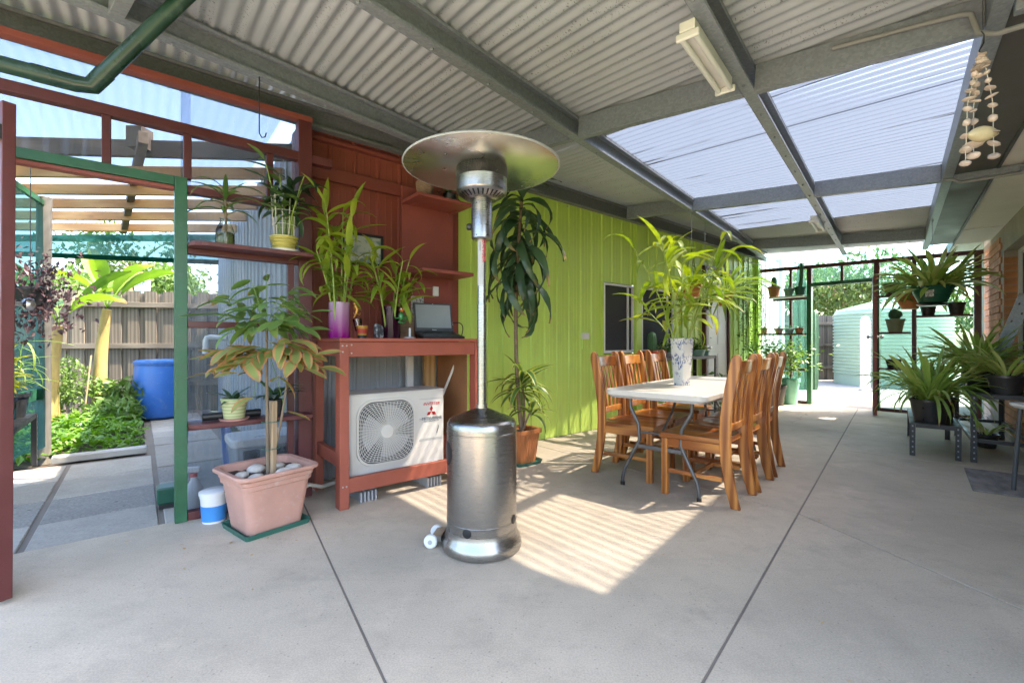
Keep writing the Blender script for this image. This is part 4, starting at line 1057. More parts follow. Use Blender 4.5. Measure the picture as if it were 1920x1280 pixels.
cone = MB().lathe([(.055, 1.858), (.080, 1.862), (.133, 1.897), (.136, 1.905)], 48).build('burner_cone', 'stainless', ht, 40)
sl = MB()
for k in range(28):
    a = 2 * math.pi * k / 28; ca, sa = math.cos(a), math.sin(a)
    def q(r, z, w): return (r * ca - w * sa, r * sa + w * ca, z)
    sl.add([q(.090, 1.8675, -.003), q(.090, 1.8675, .003), q(.122, 1.8885, .0048), q(.122, 1.8885, -.0048)], [(0, 1, 2, 3), (3, 2, 1, 0)])
sl.build('vent_slot', 'black_plastic', ht)
MB().lathe([(.1365, 1.9055), (.1365, 1.972)], 48).build('burner_collar', 'stainless', ht, 40)
mesh_ = MB()
for k in range(96):
    a = 2 * math.pi * k / 96; mesh_.tube([(.135 * math.cos(a), .135 * math.sin(a), 1.973), (.135 * math.cos(a), .135 * math.sin(a), 2.075)], .0022, 4, False)
for k in range(12): z = 1.975 + k * .009; mesh_.tube([(.135 * math.cos(2 * math.pi * j / 40), .135 * math.sin(2 * math.pi * j / 40), z) for j in range(41)], .0014, 4, False)
mesh_.build('burner_screen', 'shade_steel', ht, 60)
MB().lathe([(.136, 2.0755), (.138, 2.08), (.136, 2.125), (.120, 2.13)], 48).build('burner_cap', 'shade_steel', ht, 40)
MB().lathe([(0, 1.98), (.05, 1.98), (.10, 2.07), (.0, 2.07)], 32).build('burner_core', 'shade_steel', ht, 40)
rf = MB().lathe([(.410, 2.036), (.417, 2.040), (.415, 2.050), (.405, 2.055), (.32, 2.098), (.22, 2.135), (.21, 2.148), (.10, 2.19), (0, 2.20)], 72).build('reflector', 'reflector', ht, 30)
MB().lathe([(.225, 2.131), (.228, 2.120), (.212, 2.116), (.205, 2.122), (.17, 2.150)], 56).build('reflector_ring', 'stainless', rf, 40)
MB().tube([(.416 * math.cos(2 * math.pi * j / 72), .416 * math.sin(2 * math.pi * j / 72), 2.042) for j in range(73)], .0055, 8, False).build('rim_highlight', 'label_grey', rf, 60)  # pale grey ring added to give the reflector edge its highlight
for k in range(3):
    a = R(25 + 120 * k); MB().bar((.23 * math.cos(a), .23 * math.sin(a), 2.129), (.402 * math.cos(a), .402 * math.sin(a), 2.054), .003, .002).build('seam', 'steel_dull', rf)
bt = MB().lathe([(.006, 0), (.006, .004), (0, .006)], 8).mesh('bolt', 'black_metal')
for k in range(8):
    a = R(10 + 45 * k); inst('bolt', bt, rf, (.185 * math.cos(a), .185 * math.sin(a), 2.138), (math.pi, 0, 0))
def plug(name, az, z, rx, rz2, mat, R_=.187):
    mb = MB(); N = 24; c = []
    for k in range(N):
        a = 2 * math.pi * k / N; da = rx * math.cos(a) / R_; c.append(((R_ + .0015) * math.cos(az + da), (R_ + .0015) * math.sin(az + da), z + rz2 * math.sin(a)))
    inner = []
    for k in range(N):
        a = 2 * math.pi * k / N; da = rx * .84 * math.cos(a) / R_; inner.append(((R_ + .003) * math.cos(az + da), (R_ + .003) * math.sin(az + da), z + rz2 * .84 * math.sin(a)))
    mid = ((R_ + .0015) * math.cos(az), (R_ + .0015) * math.sin(az), z)
    mb.add(c + inner + [mid], [(i, (i + 1) % N, N + (i + 1) % N, N + i) for i in range(N)] + [(N + i, N + (i + 1) % N, 2 * N) for i in range(N)])
    return mb.build(name, mat, ht, 60)
plug('hand_hole', R(-62), .515, .055, .063, 'black_plastic')
plug('vent_hole', R(-14), .135, .024, .024, 'black_plastic'); plug('vent_hole', R(72), .17, .024, .024, 'black_plastic')
MB().lathe([(.016, 0), (.018, .004), (.018, .02), (.014, .026), (0, .026)], 14).build('control_knob', 'black_plastic', ht, 40, loc=(.0, -.056, 1.72), rot=(R(90), 0, 0))
br = MB(); br.cbox((-.0, -.235, .05), (.12, .05, .03)); br.build('wheel_bracket', 'stainless', ht)
for y_, x_ in ((-.265, .065), (-.265, -.065)):
    w = MB().lathe([(.0, -.014), (.030, -.014), (.036, -.008), (.036, .008), (.030, .014), (0, .014)], 24).build('wheel', 'white_plastic', ht, 40, loc=(x_, y_, .037), rot=(0, R(90), 0))
    MB().lathe([(.012, -.016), (.012, .016)], 12).build('axle', 'grey_plastic', w, 40)
hs = MB().lathe([(.0035, 0), (.0035, .001)], 8).mesh('rivet', 'black_plastic')
for k in range(3):
    for z in (1.665, 1.835): inst('rivet', hs, ht, (.0562 * math.cos(R(-20 + 60 * k)), .0562 * math.sin(R(-20 + 60 * k)), z), (0, R(90), R(-20 + 60 * k)))

# ================================================================== DINING TABLE
TS0, TP0, TL, TWd, TZ = 3.085, .93, 1.80, .76, .74
tb = thing('dining_table', 'white plastic-topped folding table with bent grey metal legs', 'table', Hp(TS0 + TL / 2, TP0 + TWd / 2), TH - R(1.0))
MB().prism(rrect(TL, TWd, .075, 6), TZ - .042, TZ).build('tabletop', 'table_top', tb, bevel=.008, seg=3)
MB().prism(rrect(TL - .05, TWd - .05, .06, 6), TZ - .058, TZ - .0425).build('underside', 'grey_plastic', tb)
for sx in (-1, 1):
    X = sx * (TL / 2 - .16)
    for sy in (-1, 1):
        pts = [(X, sy * .235, TZ - .055), (X, sy * .232, .60), (X + sx * .004, sy * .165, .48), (X + sx * .006, sy * .155, .36), (X + sx * .01, sy * .20, .27), (X + sx * .015, sy * .275, .12), (X + sx * .018, sy * .288, .05), (X + sx * .018, sy * .288, .012)]
        lg = MB().tube(pts, .0135, 12).build('leg', 'table_metal', tb, 60)
        MB().lathe([(.017, 0), (.017, .025), (.014, .028)], 12, (X + sx * .018, sy * .288, 0)).build('rubber_foot', 'black_plastic', lg, 40)
    MB().bar((X + sx * .007, -.165, .315), (X + sx * .007, .165, .315), .022, .03).build('cross_bar', 'table_metal', tb, bevel=.003)
    MB().tube([(X, 0, .40), (X - sx * .22, 0, .55), (X - sx * .34, 0, TZ - .06)], .009, 8).build('brace', 'table_metal', tb, 60)
    MB().tube([(X, -.16, .42), (X, .16, .42)], .008, 8).build('brace', 'table_metal', tb, 60)

# ================================================================== CHAIRS
def chair_proto(label, group):
    t = thing('dining_chair', label, 'chair', group=group)
    # local +x is the way the sitter faces, y across;  origin under the seat centre
    hw = .195
    def prof_x(z):                                    # S-shaped rear post, middle line
        pts = [(0, -.265), (.12, -.235), (.30, -.205), (.45, -.198), (.62, -.205), (.80, -.235), (.93, -.262), (1.01, -.272)]
        for (z0, x0), (z1, x1) in zip(pts, pts[1:]):
            if z0 <= z <= z1:
                k = (z - z0) / (z1 - z0); return x0 + (x1 - x0) * k
        return pts[-1][1]
    zs = [0, .06, .12, .2, .3, .4, .45, .52, .6, .7, .8, .88, .93, .965, .99, 1.005, 1.012]
    for sy in (-1, 1):
        mb = MB(); hwz = []
        vs = []
        for z in zs:
            w = .030 if z < .1 else (.034 if z < .4 else .036)
            if z > .95: w *= max(.15, math.sqrt(max(0, 1 - ((z - .95) / .064) ** 2)))
            x = prof_x(z); y0, y1 = sy * hw - .015, sy * hw + .015
            vs += [(x - w, y0, z), (x + w, y0, z), (x + w, y1, z), (x - w, y1, z)]
        N = len(zs); fs = [(3, 2, 1, 0), tuple(4 * (N - 1) + k for k in range(4))]
        for i in range(N - 1):
            for k in range(4): fs.append((4 * i + k, 4 * i + (k + 1) % 4, 4 * i + 4 + (k + 1) % 4, 4 * i + 4 + k))
        mb.add(vs, fs); mb.build('back_post', 'chair_wood', t, 35, bevel=.006)
        MB().box(.19, .235, sy * hw - .022, sy * hw + .022, 0, .405).build('front_leg', 'chair_wood', t, bevel=.004)
        MB().box(-.175, .189, sy * hw - .011, sy * hw + .011, .345, .408).build('side_apron', 'chair_seat_wood', t, bevel=.002)
        MB().box(-.18, .189, sy * hw - .010, sy * hw + .010, .16, .19).build('stretcher', 'chair_seat_wood', t, bevel=.003)
    MB().box(.20, .226, -hw + .023, hw - .023, .345, .408).build('front_apron', 'chair_wood', t, bevel=.002)
    MB().box(0.0, .02, -hw + .011, hw - .011, .162, .188).build('stretcher', 'chair_wood', t, bevel=.003)
    # saddle seat
    N = 14; vs = []; fs = []
    for z_off in (0, 1):
        for i in range(N + 1):
            for j in range(N + 1):
                a = i / N; b = j / N * 2 - 1
                w = .222 - .018 * (1 - a); x = -.195 + a * .445
                dip = .012 * math.exp(-((abs(b) - .45) / .28) ** 2) * math.sin(math.pi * min(1, a * 1.05))
                vs.append((x, b * w, (.410 if not z_off else .440 - dip)))
    k = (N + 1) ** 2
    for i in range(N):
        for j in range(N):
            a = i * (N + 1) + j; fs += [(a, a + 1, a + N + 2, a + N + 1), (k + a, k + a + N + 1, k + a + N + 2, k + a + 1)]
    edge = [i * (N + 1) for i in range(N + 1)] + [N * (N + 1) + j for j in range(1, N + 1)] + [i * (N + 1) + N for i in range(N - 1, -1, -1)] + [j for j in range(N - 1, 0, -1)]
    for i in range(len(edge)):
        a, b = edge[i], edge[(i + 1) % len(edge)]; fs.append((a, b, k + b, k + a)[::-1])
    mb = MB(); mb.add(vs, fs); mb.build('seat', 'chair_seat_wood', t, 40, bevel=.005)
    def rail(z0, z1, th, bow):
        mb = MB(); vs = []; N = 8
        for i in range(N + 1):
            b = i / N * 2 - 1; y = b * (hw - .014); bx = -bow * (1 - b * b)
            vs += [(prof_x(z0) + bx - th / 2, y, z0), (prof_x(z0) + bx + th / 2, y, z0), (prof_x(z1) + bx + th / 2, y, z1), (prof_x(z1) + bx - th / 2, y, z1)]
        fs = [(0, 3, 2, 1), tuple(4 * N + q for q in range(4))]
        for i in range(N):
            for q in range(4): fs.append((4 * i + q, 4 * i + 4 + q, 4 * i + 4 + (q + 1) % 4, 4 * i + (q + 1) % 4)[::-1])
        mb.add(vs, fs); return mb
    rail(.885, .972, .024, .018).build('top_rail', 'chair_seat_wood', t, 40, bevel=.005)
    rail(.495, .545, .022, .012).build('lower_rail', 'chair_seat_wood', t, 40, bevel=.004)
    for k in range(5):
        y = (-.128 + .064 * k); b = y / hw; vs = []; fs = []; zz = [.53, .6, .68, .76, .84, .9]
        for z in zz:
            x = prof_x(z) - .015 * (1 - b * b) + .0
            vs += [(x - .006, y - .017, z), (x + .006, y - .017, z), (x + .006, y + .017, z), (x - .006, y + .017, z)]
        fs = [(3, 2, 1, 0), tuple(4 * 5 + q for q in range(4))]
        for i in range(5):
            for q in range(4): fs.append((4 * i + q, 4 * i + (q + 1) % 4, 4 * i + 4 + (q + 1) % 4, 4 * i + 4 + q))
        mb = MB(); mb.add(vs, fs); mb.build('slat', 'chair_wood', t, 40, bevel=.003)
    return t
G = 'orange timber dining chairs around the folding table'
ch0 = chair_proto('', G)
spots = [
    (3.43, 1.06, 1, 'orange slatted chair on the open floor side of the table, at the heater end'),
    (3.905, 1.035, 1, 'orange slatted chair, middle one on the open floor side of the table'),
    (4.40, 1.03, 1, 'orange slatted chair on the open floor side of the table, at the yard end'),
    (3.59, 1.685, -1, 'orange slatted chair on the green wall side of the table, at the heater end'),
    (4.08, 1.685, -1, 'orange slatted chair, middle one on the green wall side of the table'),
    (4.71, 1.70, -1, 'orange slatted chair on the green wall side of the table, at the yard end'),
]
for i, (s, p, f, lab) in enumerate(spots):
    c = ch0 if i == 0 else copy_tree(ch0)
    c.location = Hp(s, p); c.rotation_euler = (0, 0, TH + R(90 if f > 0 else -90) + rnd.uniform(-.06, .06)); c['label'] = lab
# ================================================================== POTTED TREE beside the bench
PA = R(52)
pt = thing('potted_tree', 'leafy rainforest sapling with brown-edged lower leaves in pinkish rectangular planter', 'potted plant', (-1.476, 2.736, 0), PA)
sa = MB(); ring_loft(sa, [(rrect(.36, .34, .02), 0), (rrect(.375, .355, .02), .03), (rrect(.365, .345, .02), .03), (rrect(.35, .33, .02), .006)]); sa.f.append(tuple(range(len(sa.v) - 24, len(sa.v)))); sa.build('saucer', 'saucer_green', pt, 30)
pl = MB(); R4 = lambda w, d, r=.05: rrect(w, d, r, 5)
ring_loft(pl, [(R4(.31, .29), .012), (R4(.375, .355), .27), (R4(.395, .375), .275), (R4(.40, .38), .30), (R4(.41, .39), .305), (R4(.415, .395), .325), (R4(.43, .41), .332), (R4(.462, .442, .07), .338), (R4(.466, .446, .07), .350), (R4(.455, .435, .07), .358), (R4(.40, .38), .354), (R4(.385, .365), .30)])
pl.build('planter', 'planter', pt, 30)
so = MB(); N = 12
for i in range(N + 1):
    for j in range(N + 1): so.v.append(((i / N - .5) * .385, (j / N - .5) * .365, .306 + rnd.uniform(-.008, .014)))
for i in range(N):
    for j in range(N): so.f.append((i * (N + 1) + j, (i + 1) * (N + 1) + j, (i + 1) * (N + 1) + j + 1, i * (N + 1) + j + 1))
so.build('soil', 'soil', pt, 60)
for x, y, r in ((-.10, -.10, .042), (-.13, .02, .036), (-.02, .09, .05), (.10, .06, .034), (.05, -.11, .045), (.13, -.06, .048), (-.14, -.14, .03)):
    MB().blob((x, y, .322), (r * 1.1, r * .9, r * .6), 10, 7, .07).build('stone', 'stone', pt, 60)
MB().bar((.02, -.03, .30), (.035, -.01, .74), .045, .03).build('stake', 'stake_wood', pt, bevel=.004)
for z in (.46, .62): MB().tube([(.05 * math.cos(a) + .015, .045 * math.sin(a) - .02, z) for a in [k * .5 for k in range(14)]], .003, 5).build('tie', 'saucer_green', pt)
def stem(parent, pts, r0, r1, mat, seg=7, name='stem'):
    N = len(pts); return MB().tube(pts, [r0 + (r1 - r0) * i / (N - 1) for i in range(N)], seg).build(name, mat, parent, 60)
def bez(a, b, c, n=7):
    a, b, c = Vector(a), Vector(b), Vector(c); return [a * (1 - t) ** 2 + b * 2 * t * (1 - t) + c * t * t for t in [i / (n - 1) for i in range(n)]]
ptrot = Matrix.Rotation(-PA, 3, 'Z')
def loc_of(v): return ptrot @ (Vector(v) - Vector((-1.476, 2.736, 0)))
def world_pix(u, v, y): return Vector(((u - 960) / FPX * y, y, CAMH - (v - 640) / FPX * y))
trunk_top = loc_of(world_pix(500, 620, 2.70)); base = Vector((0, -.02, .30))
stem(pt, bez(base, loc_of(world_pix(500, 740, 2.72)), trunk_top, 9), .012, .006, 'bark')
stem(pt, bez(base + Vector((.01, .02, 0)), loc_of(world_pix(545, 740, 2.76)), loc_of(world_pix(540, 640, 2.76)), 9), .009, .005, 'bark')
def pinnate(tip, origin, kind, n, sc_):
    o, t = Vector(origin), Vector(tip); mid = (o + t) / 2 + Vector((0, 0, .04)); ax = bez(o, mid, t, n + 2)
    stem(pt, ax, .0028, .0014, 'stem_green', 5)
    d = (t - o); yaw0 = math.atan2(d.y, d.x)
    for i in range(1, n + 2):
        q = ax[i]; last = i == n + 1
        for sgn in ((0,) if last else (-1, 1)):
            leaf(pt, kind, q, yaw0 + sgn * rnd.uniform(.75, 1.1), rnd.uniform(-.35, .3) - (.1 if kind == 'burnt' else 0), sc_ * rnd.uniform(.8, 1.15), rnd.uniform(-.5, .5))
top_or = trunk_top + Vector((0, 0, .0))
for u, v, y, n in ((400, 590, 2.62, 4), (470, 525, 2.72, 4), (550, 540, 2.78, 4), (580, 585, 2.7, 4), (430, 555, 2.85, 3), (520, 560, 2.5, 4), (440, 620, 2.55, 3), (575, 620, 2.85, 4), (500, 515, 2.82, 3), (415, 560, 2.7, 3), (540, 600, 2.5, 3), (560, 555, 2.62, 4)):
    pinnate(loc_of(world_pix(u, v, y)), top_or, 'tree', n, 1.0)
low = loc_of(world_pix(502, 655, 2.70))
for u, v, y, n, kd in ((405, 700, 2.58, 4, 'burnt'), (420, 655, 2.62, 4, 'burnt'), (448, 700, 2.52, 3, 'burnt'), (590, 665, 2.66, 4, 'burnt'), (600, 690, 2.72, 3, 'burnt'), (560, 640, 2.6, 3, 'burnt'), (475, 745, 2.62, 1, 'burnt'), (535, 770, 2.66, 1, 'burnt'), (430, 680, 2.72, 4, 'burnt'), (570, 690, 2.58, 3, 'burnt'), (395, 670, 2.7, 3, 'burnt')):
    pinnate(loc_of(world_pix(u, v, y)), low, kd, n, 1.0)

# bucket and spray bottle
bk_ = thing('paint_bucket', 'small white lidded bucket with blue label beside the terracotta planter', 'bucket', Wp(.155, -.13), 0)
MB().lathe([(.062, 0), (.072, .15), (.0745, .15), (.0745, .165), (.072, .166)], 28).build('bucket', 'white_plastic', bk_, 30)
MB().lathe([(.0642, .012), (.0708, .105)], 28).build('label_band', 'blue_print', bk_, 60)
MB().lathe([(.079, .1665), (.080, .185), (.070, .190), (.0, .190)], 28).build('lid', 'white_plastic', bk_, 30)
sb = thing('spray_bottle', 'white trigger spray bottle with red collar behind the clear pane', 'bottle', Wp(.075, .15), R(20))
MB().lathe([(.052, 0), (.056, .02), (.054, .12), (.040, .17), (.018, .20), (.016, .22)], 24, sq=3).build('bottle', 'white_plastic', sb, 40)
MB().lathe([(.020, .2205), (.020, .245), (.016, .247)], 16).build('collar', 'red_print', sb, 40)
tr_ = MB(); tr_.box(-.06, .035, -.014, .014, .248, .285); tr_.build('trigger_head', 'white_plastic', sb, bevel=.008)
MB().tube([(-.04, 0, .248), (-.05, 0, .225), (-.045, 0, .20)], .006, 8).build('trigger', 'red_print', sb, 60)

# ================================================================== PLANTS ON THE GARDEN SCREEN SHELVES
jp_ = thing('jar_plant', 'young dracaena with arching leaves standing in a glass jar', 'plant', Wp(.215, -.12, 1.7005), 0)
MB().lathe([(.0, 0), (.043, 0), (.045, .01), (.045, .085), (.040, .10), (.022, .15), (.026, .165)], 24, sq=4).build('jar', 'jar_glass', jp_, 40)
MB().lathe([(.0, .004), (.041, .004), (.041, .075), (0, .075)], 20, sq=4).build('water', 'amber_glass', jp_, 40)
stem(jp_, bez((0, 0, .01), (.01, 0, .15), (.0, .0, .30)), .008, .007, 'cane')
for k in range(18):
    leaf(jp_, 'shelfdrac', (0, 0, .18 + .16 * k / 17), k * 2.4 + rnd.uniform(-.3, .3), rnd.uniform(.2, .9) + k * .02, rnd.uniform(.8, 1.2), rnd.uniform(-.3, .3))
bp = thing('cage_bamboo', 'slender bamboo clump rising through a wire cage in ridged yellow pot', 'potted plant', Wp(.555, -.11, 1.7005), 0)
saucer(bp, .10, .012, 'white_plastic')
MB().lathe([(.065, .012), (.085, .09), (.09, .092), (.09, .10), (.082, .10), (.078, .08)], 28, wav=None).build('pot', 'pot_yellow', bp, 30)
for z in (.03, .05, .07): MB().lathe([(.0695 + .02 * (z - .02) / .08 * 1.1, z), (.0745 + .02 * (z - .02) / .08 * 1.1, z + .006), (.0705 + .02 * (z - .02) / .08 * 1.1, z + .012)], 28).build('pot_ridge', 'pot_yellow', bp, 60)
MB().lathe([(0, .088), (.078, .085)], 20).build('soil', 'soil', bp)
for k in range(10):
    a = 2 * math.pi * k / 10; MB().tube([(.06 * math.cos(a), .06 * math.sin(a), .08), (.078 * math.cos(a), .078 * math.sin(a), .37)], .0028, 5).build('cage_wire', 'rope', bp)
for z in (.18, .27, .36): MB().tube([((.066 + (z - .1) * .05) * math.cos(a), (.066 + (z - .1) * .05) * math.sin(a), z) for a in [j * .4 for j in range(17)]], .002, 5).build('cage_ring', 'rope', bp)
for k in range(13):
    a = rnd.uniform(0, 6.28); r = rnd.uniform(.01, .06); hx = rnd.uniform(.30, .62)
    tp = (r * 2.6 * math.cos(a), r * 2.6 * math.sin(a), hx); st = bez((r * math.cos(a), r * math.sin(a), .08), (r * math.cos(a), r * math.sin(a), hx * .6), tp)
    stem(bp, st, .005, .003, 'bamboo_stem', 6)
    for j in range(6): leaf(bp, 'mid' if k % 2 else 'dark', st[-1 - j % 3], rnd.uniform(0, 6.28), rnd.uniform(-.2, .9), rnd.uniform(.7, 1.1))
sp = thing('striped_pot_plant', 'small orchid in green and cream striped pot on a pink saucer', 'potted plant', Wp(.265, -.115, .6055), 0)
saucer(sp, .085, .012, 'pot_pink')
pot(sp, .058, .073, .125, 'pot_striped', .012, .003, lip=.01)
for k in range(7): leaf(sp, 'dark', (rnd.uniform(-.02, .02), rnd.uniform(-.02, .02), .12), k * .9, rnd.uniform(.3, 1.1), rnd.uniform(.6, .9))
bp2 = thing('black_pot_plant', 'dark strap-leaved seedling in small black pot behind the sapling', 'potted plant', Wp(.50, -.11, .6055), 0)
pot(bp2, .045, .058, .11, 'pot_black', 0, .004)
for k in range(11): leaf(bp2, 'dark', (0, 0, .10), k * 2.4, rnd.uniform(.4, 1.2), rnd.uniform(.9, 1.3))
rl = MB().tube([Wp(.10, -.07, .632), Wp(.42, -.065, .632)], .025, 14).build('rolled_mesh', 'black_plastic', smooth=60)
tag(rl, 'rolled black mesh lying along the low shelf behind the striped pot', 'mesh roll')

# ================================================================== ON THE BENCH
def bamboo_vase(root, vr, vh, vmat, n, hts, kind, lean, zbase=.02, leaves=9, lsc=1.0, sq=None, mkvase=True, spread=1.0):
    if mkvase: MB().lathe([(.0, 0), (vr, 0), (vr, vh), (vr - .005, vh), (vr - .006, .02), (0, .02)], 36, sq=sq).build('vase', vmat, root, 40)
    for k in range(n):
        a = 2 * math.pi * k / n + rnd.uniform(-.3, .3); r = vr * rnd.uniform(.2, .8); H_ = rnd.uniform(*hts)
        b0 = Vector((r * math.cos(a), r * math.sin(a), zbase)); ln = Vector((math.cos(a), math.sin(a), 0)) * rnd.uniform(.3, 1) * lean
        tip = b0 + ln + Vector((rnd.uniform(-.04, .04), rnd.uniform(-.04, .04), H_)); st = bez(b0, b0 + ln * .3 + Vector((0, 0, H_ * .55)), tip, 9)
        stem(root, st, .0085, .0035, 'bamboo_stem', 7)
        for j in range(leaves):
            f = .42 + .58 * j / (leaves - 1); i = min(7, int(f * 8)); q = st[i] + (st[i + 1] - st[i]) * (f * 8 - i if i < 8 else 0)
            leaf(root, kind, q, rnd.uniform(0, 6.28), rnd.uniform(.1, 1.2) if f < .95 else 1.2, rnd.uniform(.7, 1.15) * lsc, rnd.uniform(-.4, .4))
v1 = thing('magenta_vase', 'tall clump of lucky bamboo in clear and magenta glass vase', 'vase', Wp(.905, -.16, BZ + .001), 0)
bamboo_vase(v1, .071, .255, 'vase_magenta', 9, (.55, .95), 'bamboo', .16, leaves=10)
v2 = thing('purple_vase', 'shorter lucky bamboo in dark purple glass vase', 'vase', Wp(1.30, -.15, BZ + .001), 0)
bamboo_vase(v2, .071, .245, 'vase_purple', 7, (.42, .66), 'bamboo', .20, leaves=8)
fg = thing('frog_ornament', 'green glass frog with orange head clinging to purple vase', 'ornament', Wp(1.345, -.235, BZ + .17), TW)
MB().blob((0, 0, .0), (.021, .020, .032), 14, 10).build('body', 'frog_green', fg, 180); MB().blob((.004, -.004, .048), (.020, .017, .016), 12, 8).build('head', 'orange_glass', fg, 180)
for x in (-.008, .016): MB().blob((x, -.016, .056), (.006, .006, .006), 8, 6).build('eye', 'white_print', fg, 180)
for pts in (([(-.012, -.005, -.01), (-.045, -.012, -.018), (-.062, -.012, -.008)]), ([(.014, -.005, .0), (.035, -.012, -.012), (.05, -.01, .005)]), ([(-.008, -.008, -.028), (-.03, -.015, -.045), (.0, -.02, -.055), (.022, -.015, -.045)]), ([(.012, -.006, -.022), (.034, -.012, -.03), (.04, -.01, -.015)])):
    MB().tube(pts, .0055, 8).build('limb', 'frog_green', fg, 60)
cup = thing('novelty_cup', 'red patterned cup with dark foot on the bench', 'cup', Wp(1.055, -.20, BZ + .001), 0)
MB().lathe([(.032, 0), (.033, .022)], 24).build('foot', 'black_plastic', cup, 40); MB().lathe([(.033, .0225), (.040, .085), (.042, .085), (.042, .092), (.037, .092), (.033, .04)], 24).build('body', 'skin_cup', cup, 40)
pcup = thing('clear_cup', 'clear crumpled plastic cup standing inside the red cup', 'cup', Wp(1.035, -.19, BZ + .055), 0, rot=(.1, -.12, 0))
MB().lathe([(.0, 0), (.024, 0), (.032, .09), (.031, .09), (.023, .004)], 24).build('cup', 'cup_glass', pcup, 40)
orn = thing('gold_ornament', 'small gold glass lizard ornament hooked on the magenta vase', 'ornament', Wp(1.00, -.205, BZ + .20), TW)
MB().tube(bez((0, 0, .04), (.03, -.01, .0), (-.01, -.005, -.05)), [.010, .014, .013, .011, .009, .006, .003], 9).build('body', 'gold', orn, 60); MB().blob((.0, 0, .05), (.014, .012, .012), 10, 8).build('head', 'gold', orn, 180)
for z, sgn in ((.02, 1), (.02, -1), (-.02, 1), (-.02, -1)): MB().tube([(.012, -.006, z), (.012 + sgn * .02, -.012, z - .012), (.012 + sgn * .024, -.01, z + .004)], .0035, 6).build('limb', 'gold', orn, 60)
bag = MB(); N = 10
prof = [(-.03, 0), (.03, 0), (.034, .04), (.028, .09), (-.012, .115), (-.036, .10), (-.034, .04)]
bag.prism([(x, z) for x, z in prof], -.025, .025, Matrix.Rotation(R(90), 4, 'X')); o = bag.build('foil_bag', 'silver_bag', None, bevel=.012, loc=Wp(1.185, -.19, BZ + .001), rot=(0, 0, TW)); tag(o, 'crumpled black and silver foil bag between the two vases', 'bag')
mk = thing('marker_stand', 'white marker pen upright on a grey flat base', 'stand', Wp(1.425, -.22, BZ + .001), TW)
MB().lathe([(.0, 0), (.045, 0), (.045, .010), (.02, .014), (0, .014)], 24).build('base', 'grey_plastic', mk, 40); MB().lathe([(.009, .0145), (.009, .075), (.006, .082), (0, .083)], 14).build('pen', 'white_plastic', mk, 40)
# laptop, its back propped up
lp = thing('laptop', 'open black laptop with grey blank screen on the bench', 'laptop', Wp(1.70, -.20, BZ + .022), TW - R(10))
LT = R(11)
bm_ = Matrix.Rotation(LT, 4, 'X')
MB().box(-.17, .17, -.13, .12, 0, .020, bm_).build('base', 'laptop_black', lp, bevel=.004)
kb_ = MB()
for r in range(5):
    for c in range(14): kb_.box(-.15 + c * .0215, -.132 + c * .0215, .092 - r * .022, .110 - r * .022, .0205, .0225, bm_)
kb_.build('keyboard', 'black_plastic', lp); MB().box(-.045, .045, -.11, -.045, .0202, .0212, bm_).build('touchpad', 'laptop_bezel', lp)
hz = bm_ @ Vector((0, .122, .018)); sm = Matrix.Translation(hz) @ Matrix.Rotation(R(-12), 4, 'X')
MB().box(-.168, .168, 0, .008, .0, .245, sm).build('lid', 'laptop_bezel', lp, bevel=.003); MB().box(-.152, .152, -.0015, -.0003, .030, .230, sm).build('display', 'screen', lp)
text('lenovo', .014, 'white_print', lp, sm @ Vector((0, -.0012, .009)), (R(78), 0, 0))
MB().lathe([(.003, 0), (.003, .001)], 10).build('webcam', 'white_print', lp, loc=sm @ Vector((0, -.0008, .238)), rot=(R(78), 0, 0))
for x in (-.12, .10): MB().lathe([(.018, -.006), (.018, .0), (.014, .004)], 14, (x, -.09, -.015)).build('foot_pad', 'grey_plastic', lp, 40)
MB().box(-.16, .16, .06, .085, -.021, .008, None).build('riser', 'black_plastic', lp)
cb = MB().tube(bez(Wp(1.86, .04, BZ + .10), Wp(2.06, -.10, BZ + .22), Wp(1.96, -.12, BZ + .012), 12), .004, 7).build('power_cable', 'black_plastic', smooth=60); tag(cb, 'black power cable looping behind the laptop', 'cable')
cd = MB().box(-.06, .06, 0, .003, 0, .16).build('card_poster', 'card_print', None, loc=Wp(1.655, .094, 1.33), rot=(0, 0, TW)); tag(cd, 'printed card with three small pictures pinned above the laptop', 'card')
tm = thing('wall_switch', 'small white box switch on the red board above the laptop', 'switch', Wp(1.83, .099, 1.50), TW)
MB().box(-.026, .026, -.022, 0, 0, .085).build('box', 'white_plastic', tm, bevel=.004); MB().box(-.010, .010, -.025, -.0225, .03, .055).build('rocker', 'white_paint', tm, bevel=.002)
bx = MB().box(-.06, .06, -.05, .05, 0, .21).build('cardboard_box', 'wicker', None, bevel=.003, loc=Wp(1.50, .02, BZ + .001), rot=(0, 0, TW)); tag(bx, 'dim brown box behind the laptop and marker', 'box')
plg = thing('power_plug', 'white plugs on short black leads beside the laptop', 'plug', Wp(1.955, .05, 1.24), TW)
MB().box(-.012, .012, -.03, 0, 0, .03).build('plug', 'white_plastic', plg, bevel=.003); MB().box(.0, .022, -.03, -.002, -.085, -.05).build('plug', 'white_plastic', plg, bevel=.003); MB().tube([(0, -.015, .0), (.01, -.02, -.025), (.012, -.015, -.05)], .003, 6).build('lead', 'black_plastic', plg)
pf = thing('picture_frame', 'black framed grey-green picture hanging on the red wall', 'picture', Wp(1.062, .268, 1.735), TW)
fw, fh = .353, .262
for a in ((0, fw, 0, .022), (0, fw, fh - .022, fh), (0, .022, .0221, fh - .0221), (fw - .022, fw, .0221, fh - .0221)): MB().box(a[0], a[1], -.02, 0, a[2], a[3]).build('frame', 'black_plastic', pf, bevel=.002)
MB().box(.0215, fw - .0215, -.009, -.006, .0215, fh - .0215).build('print', 'artwork', pf)
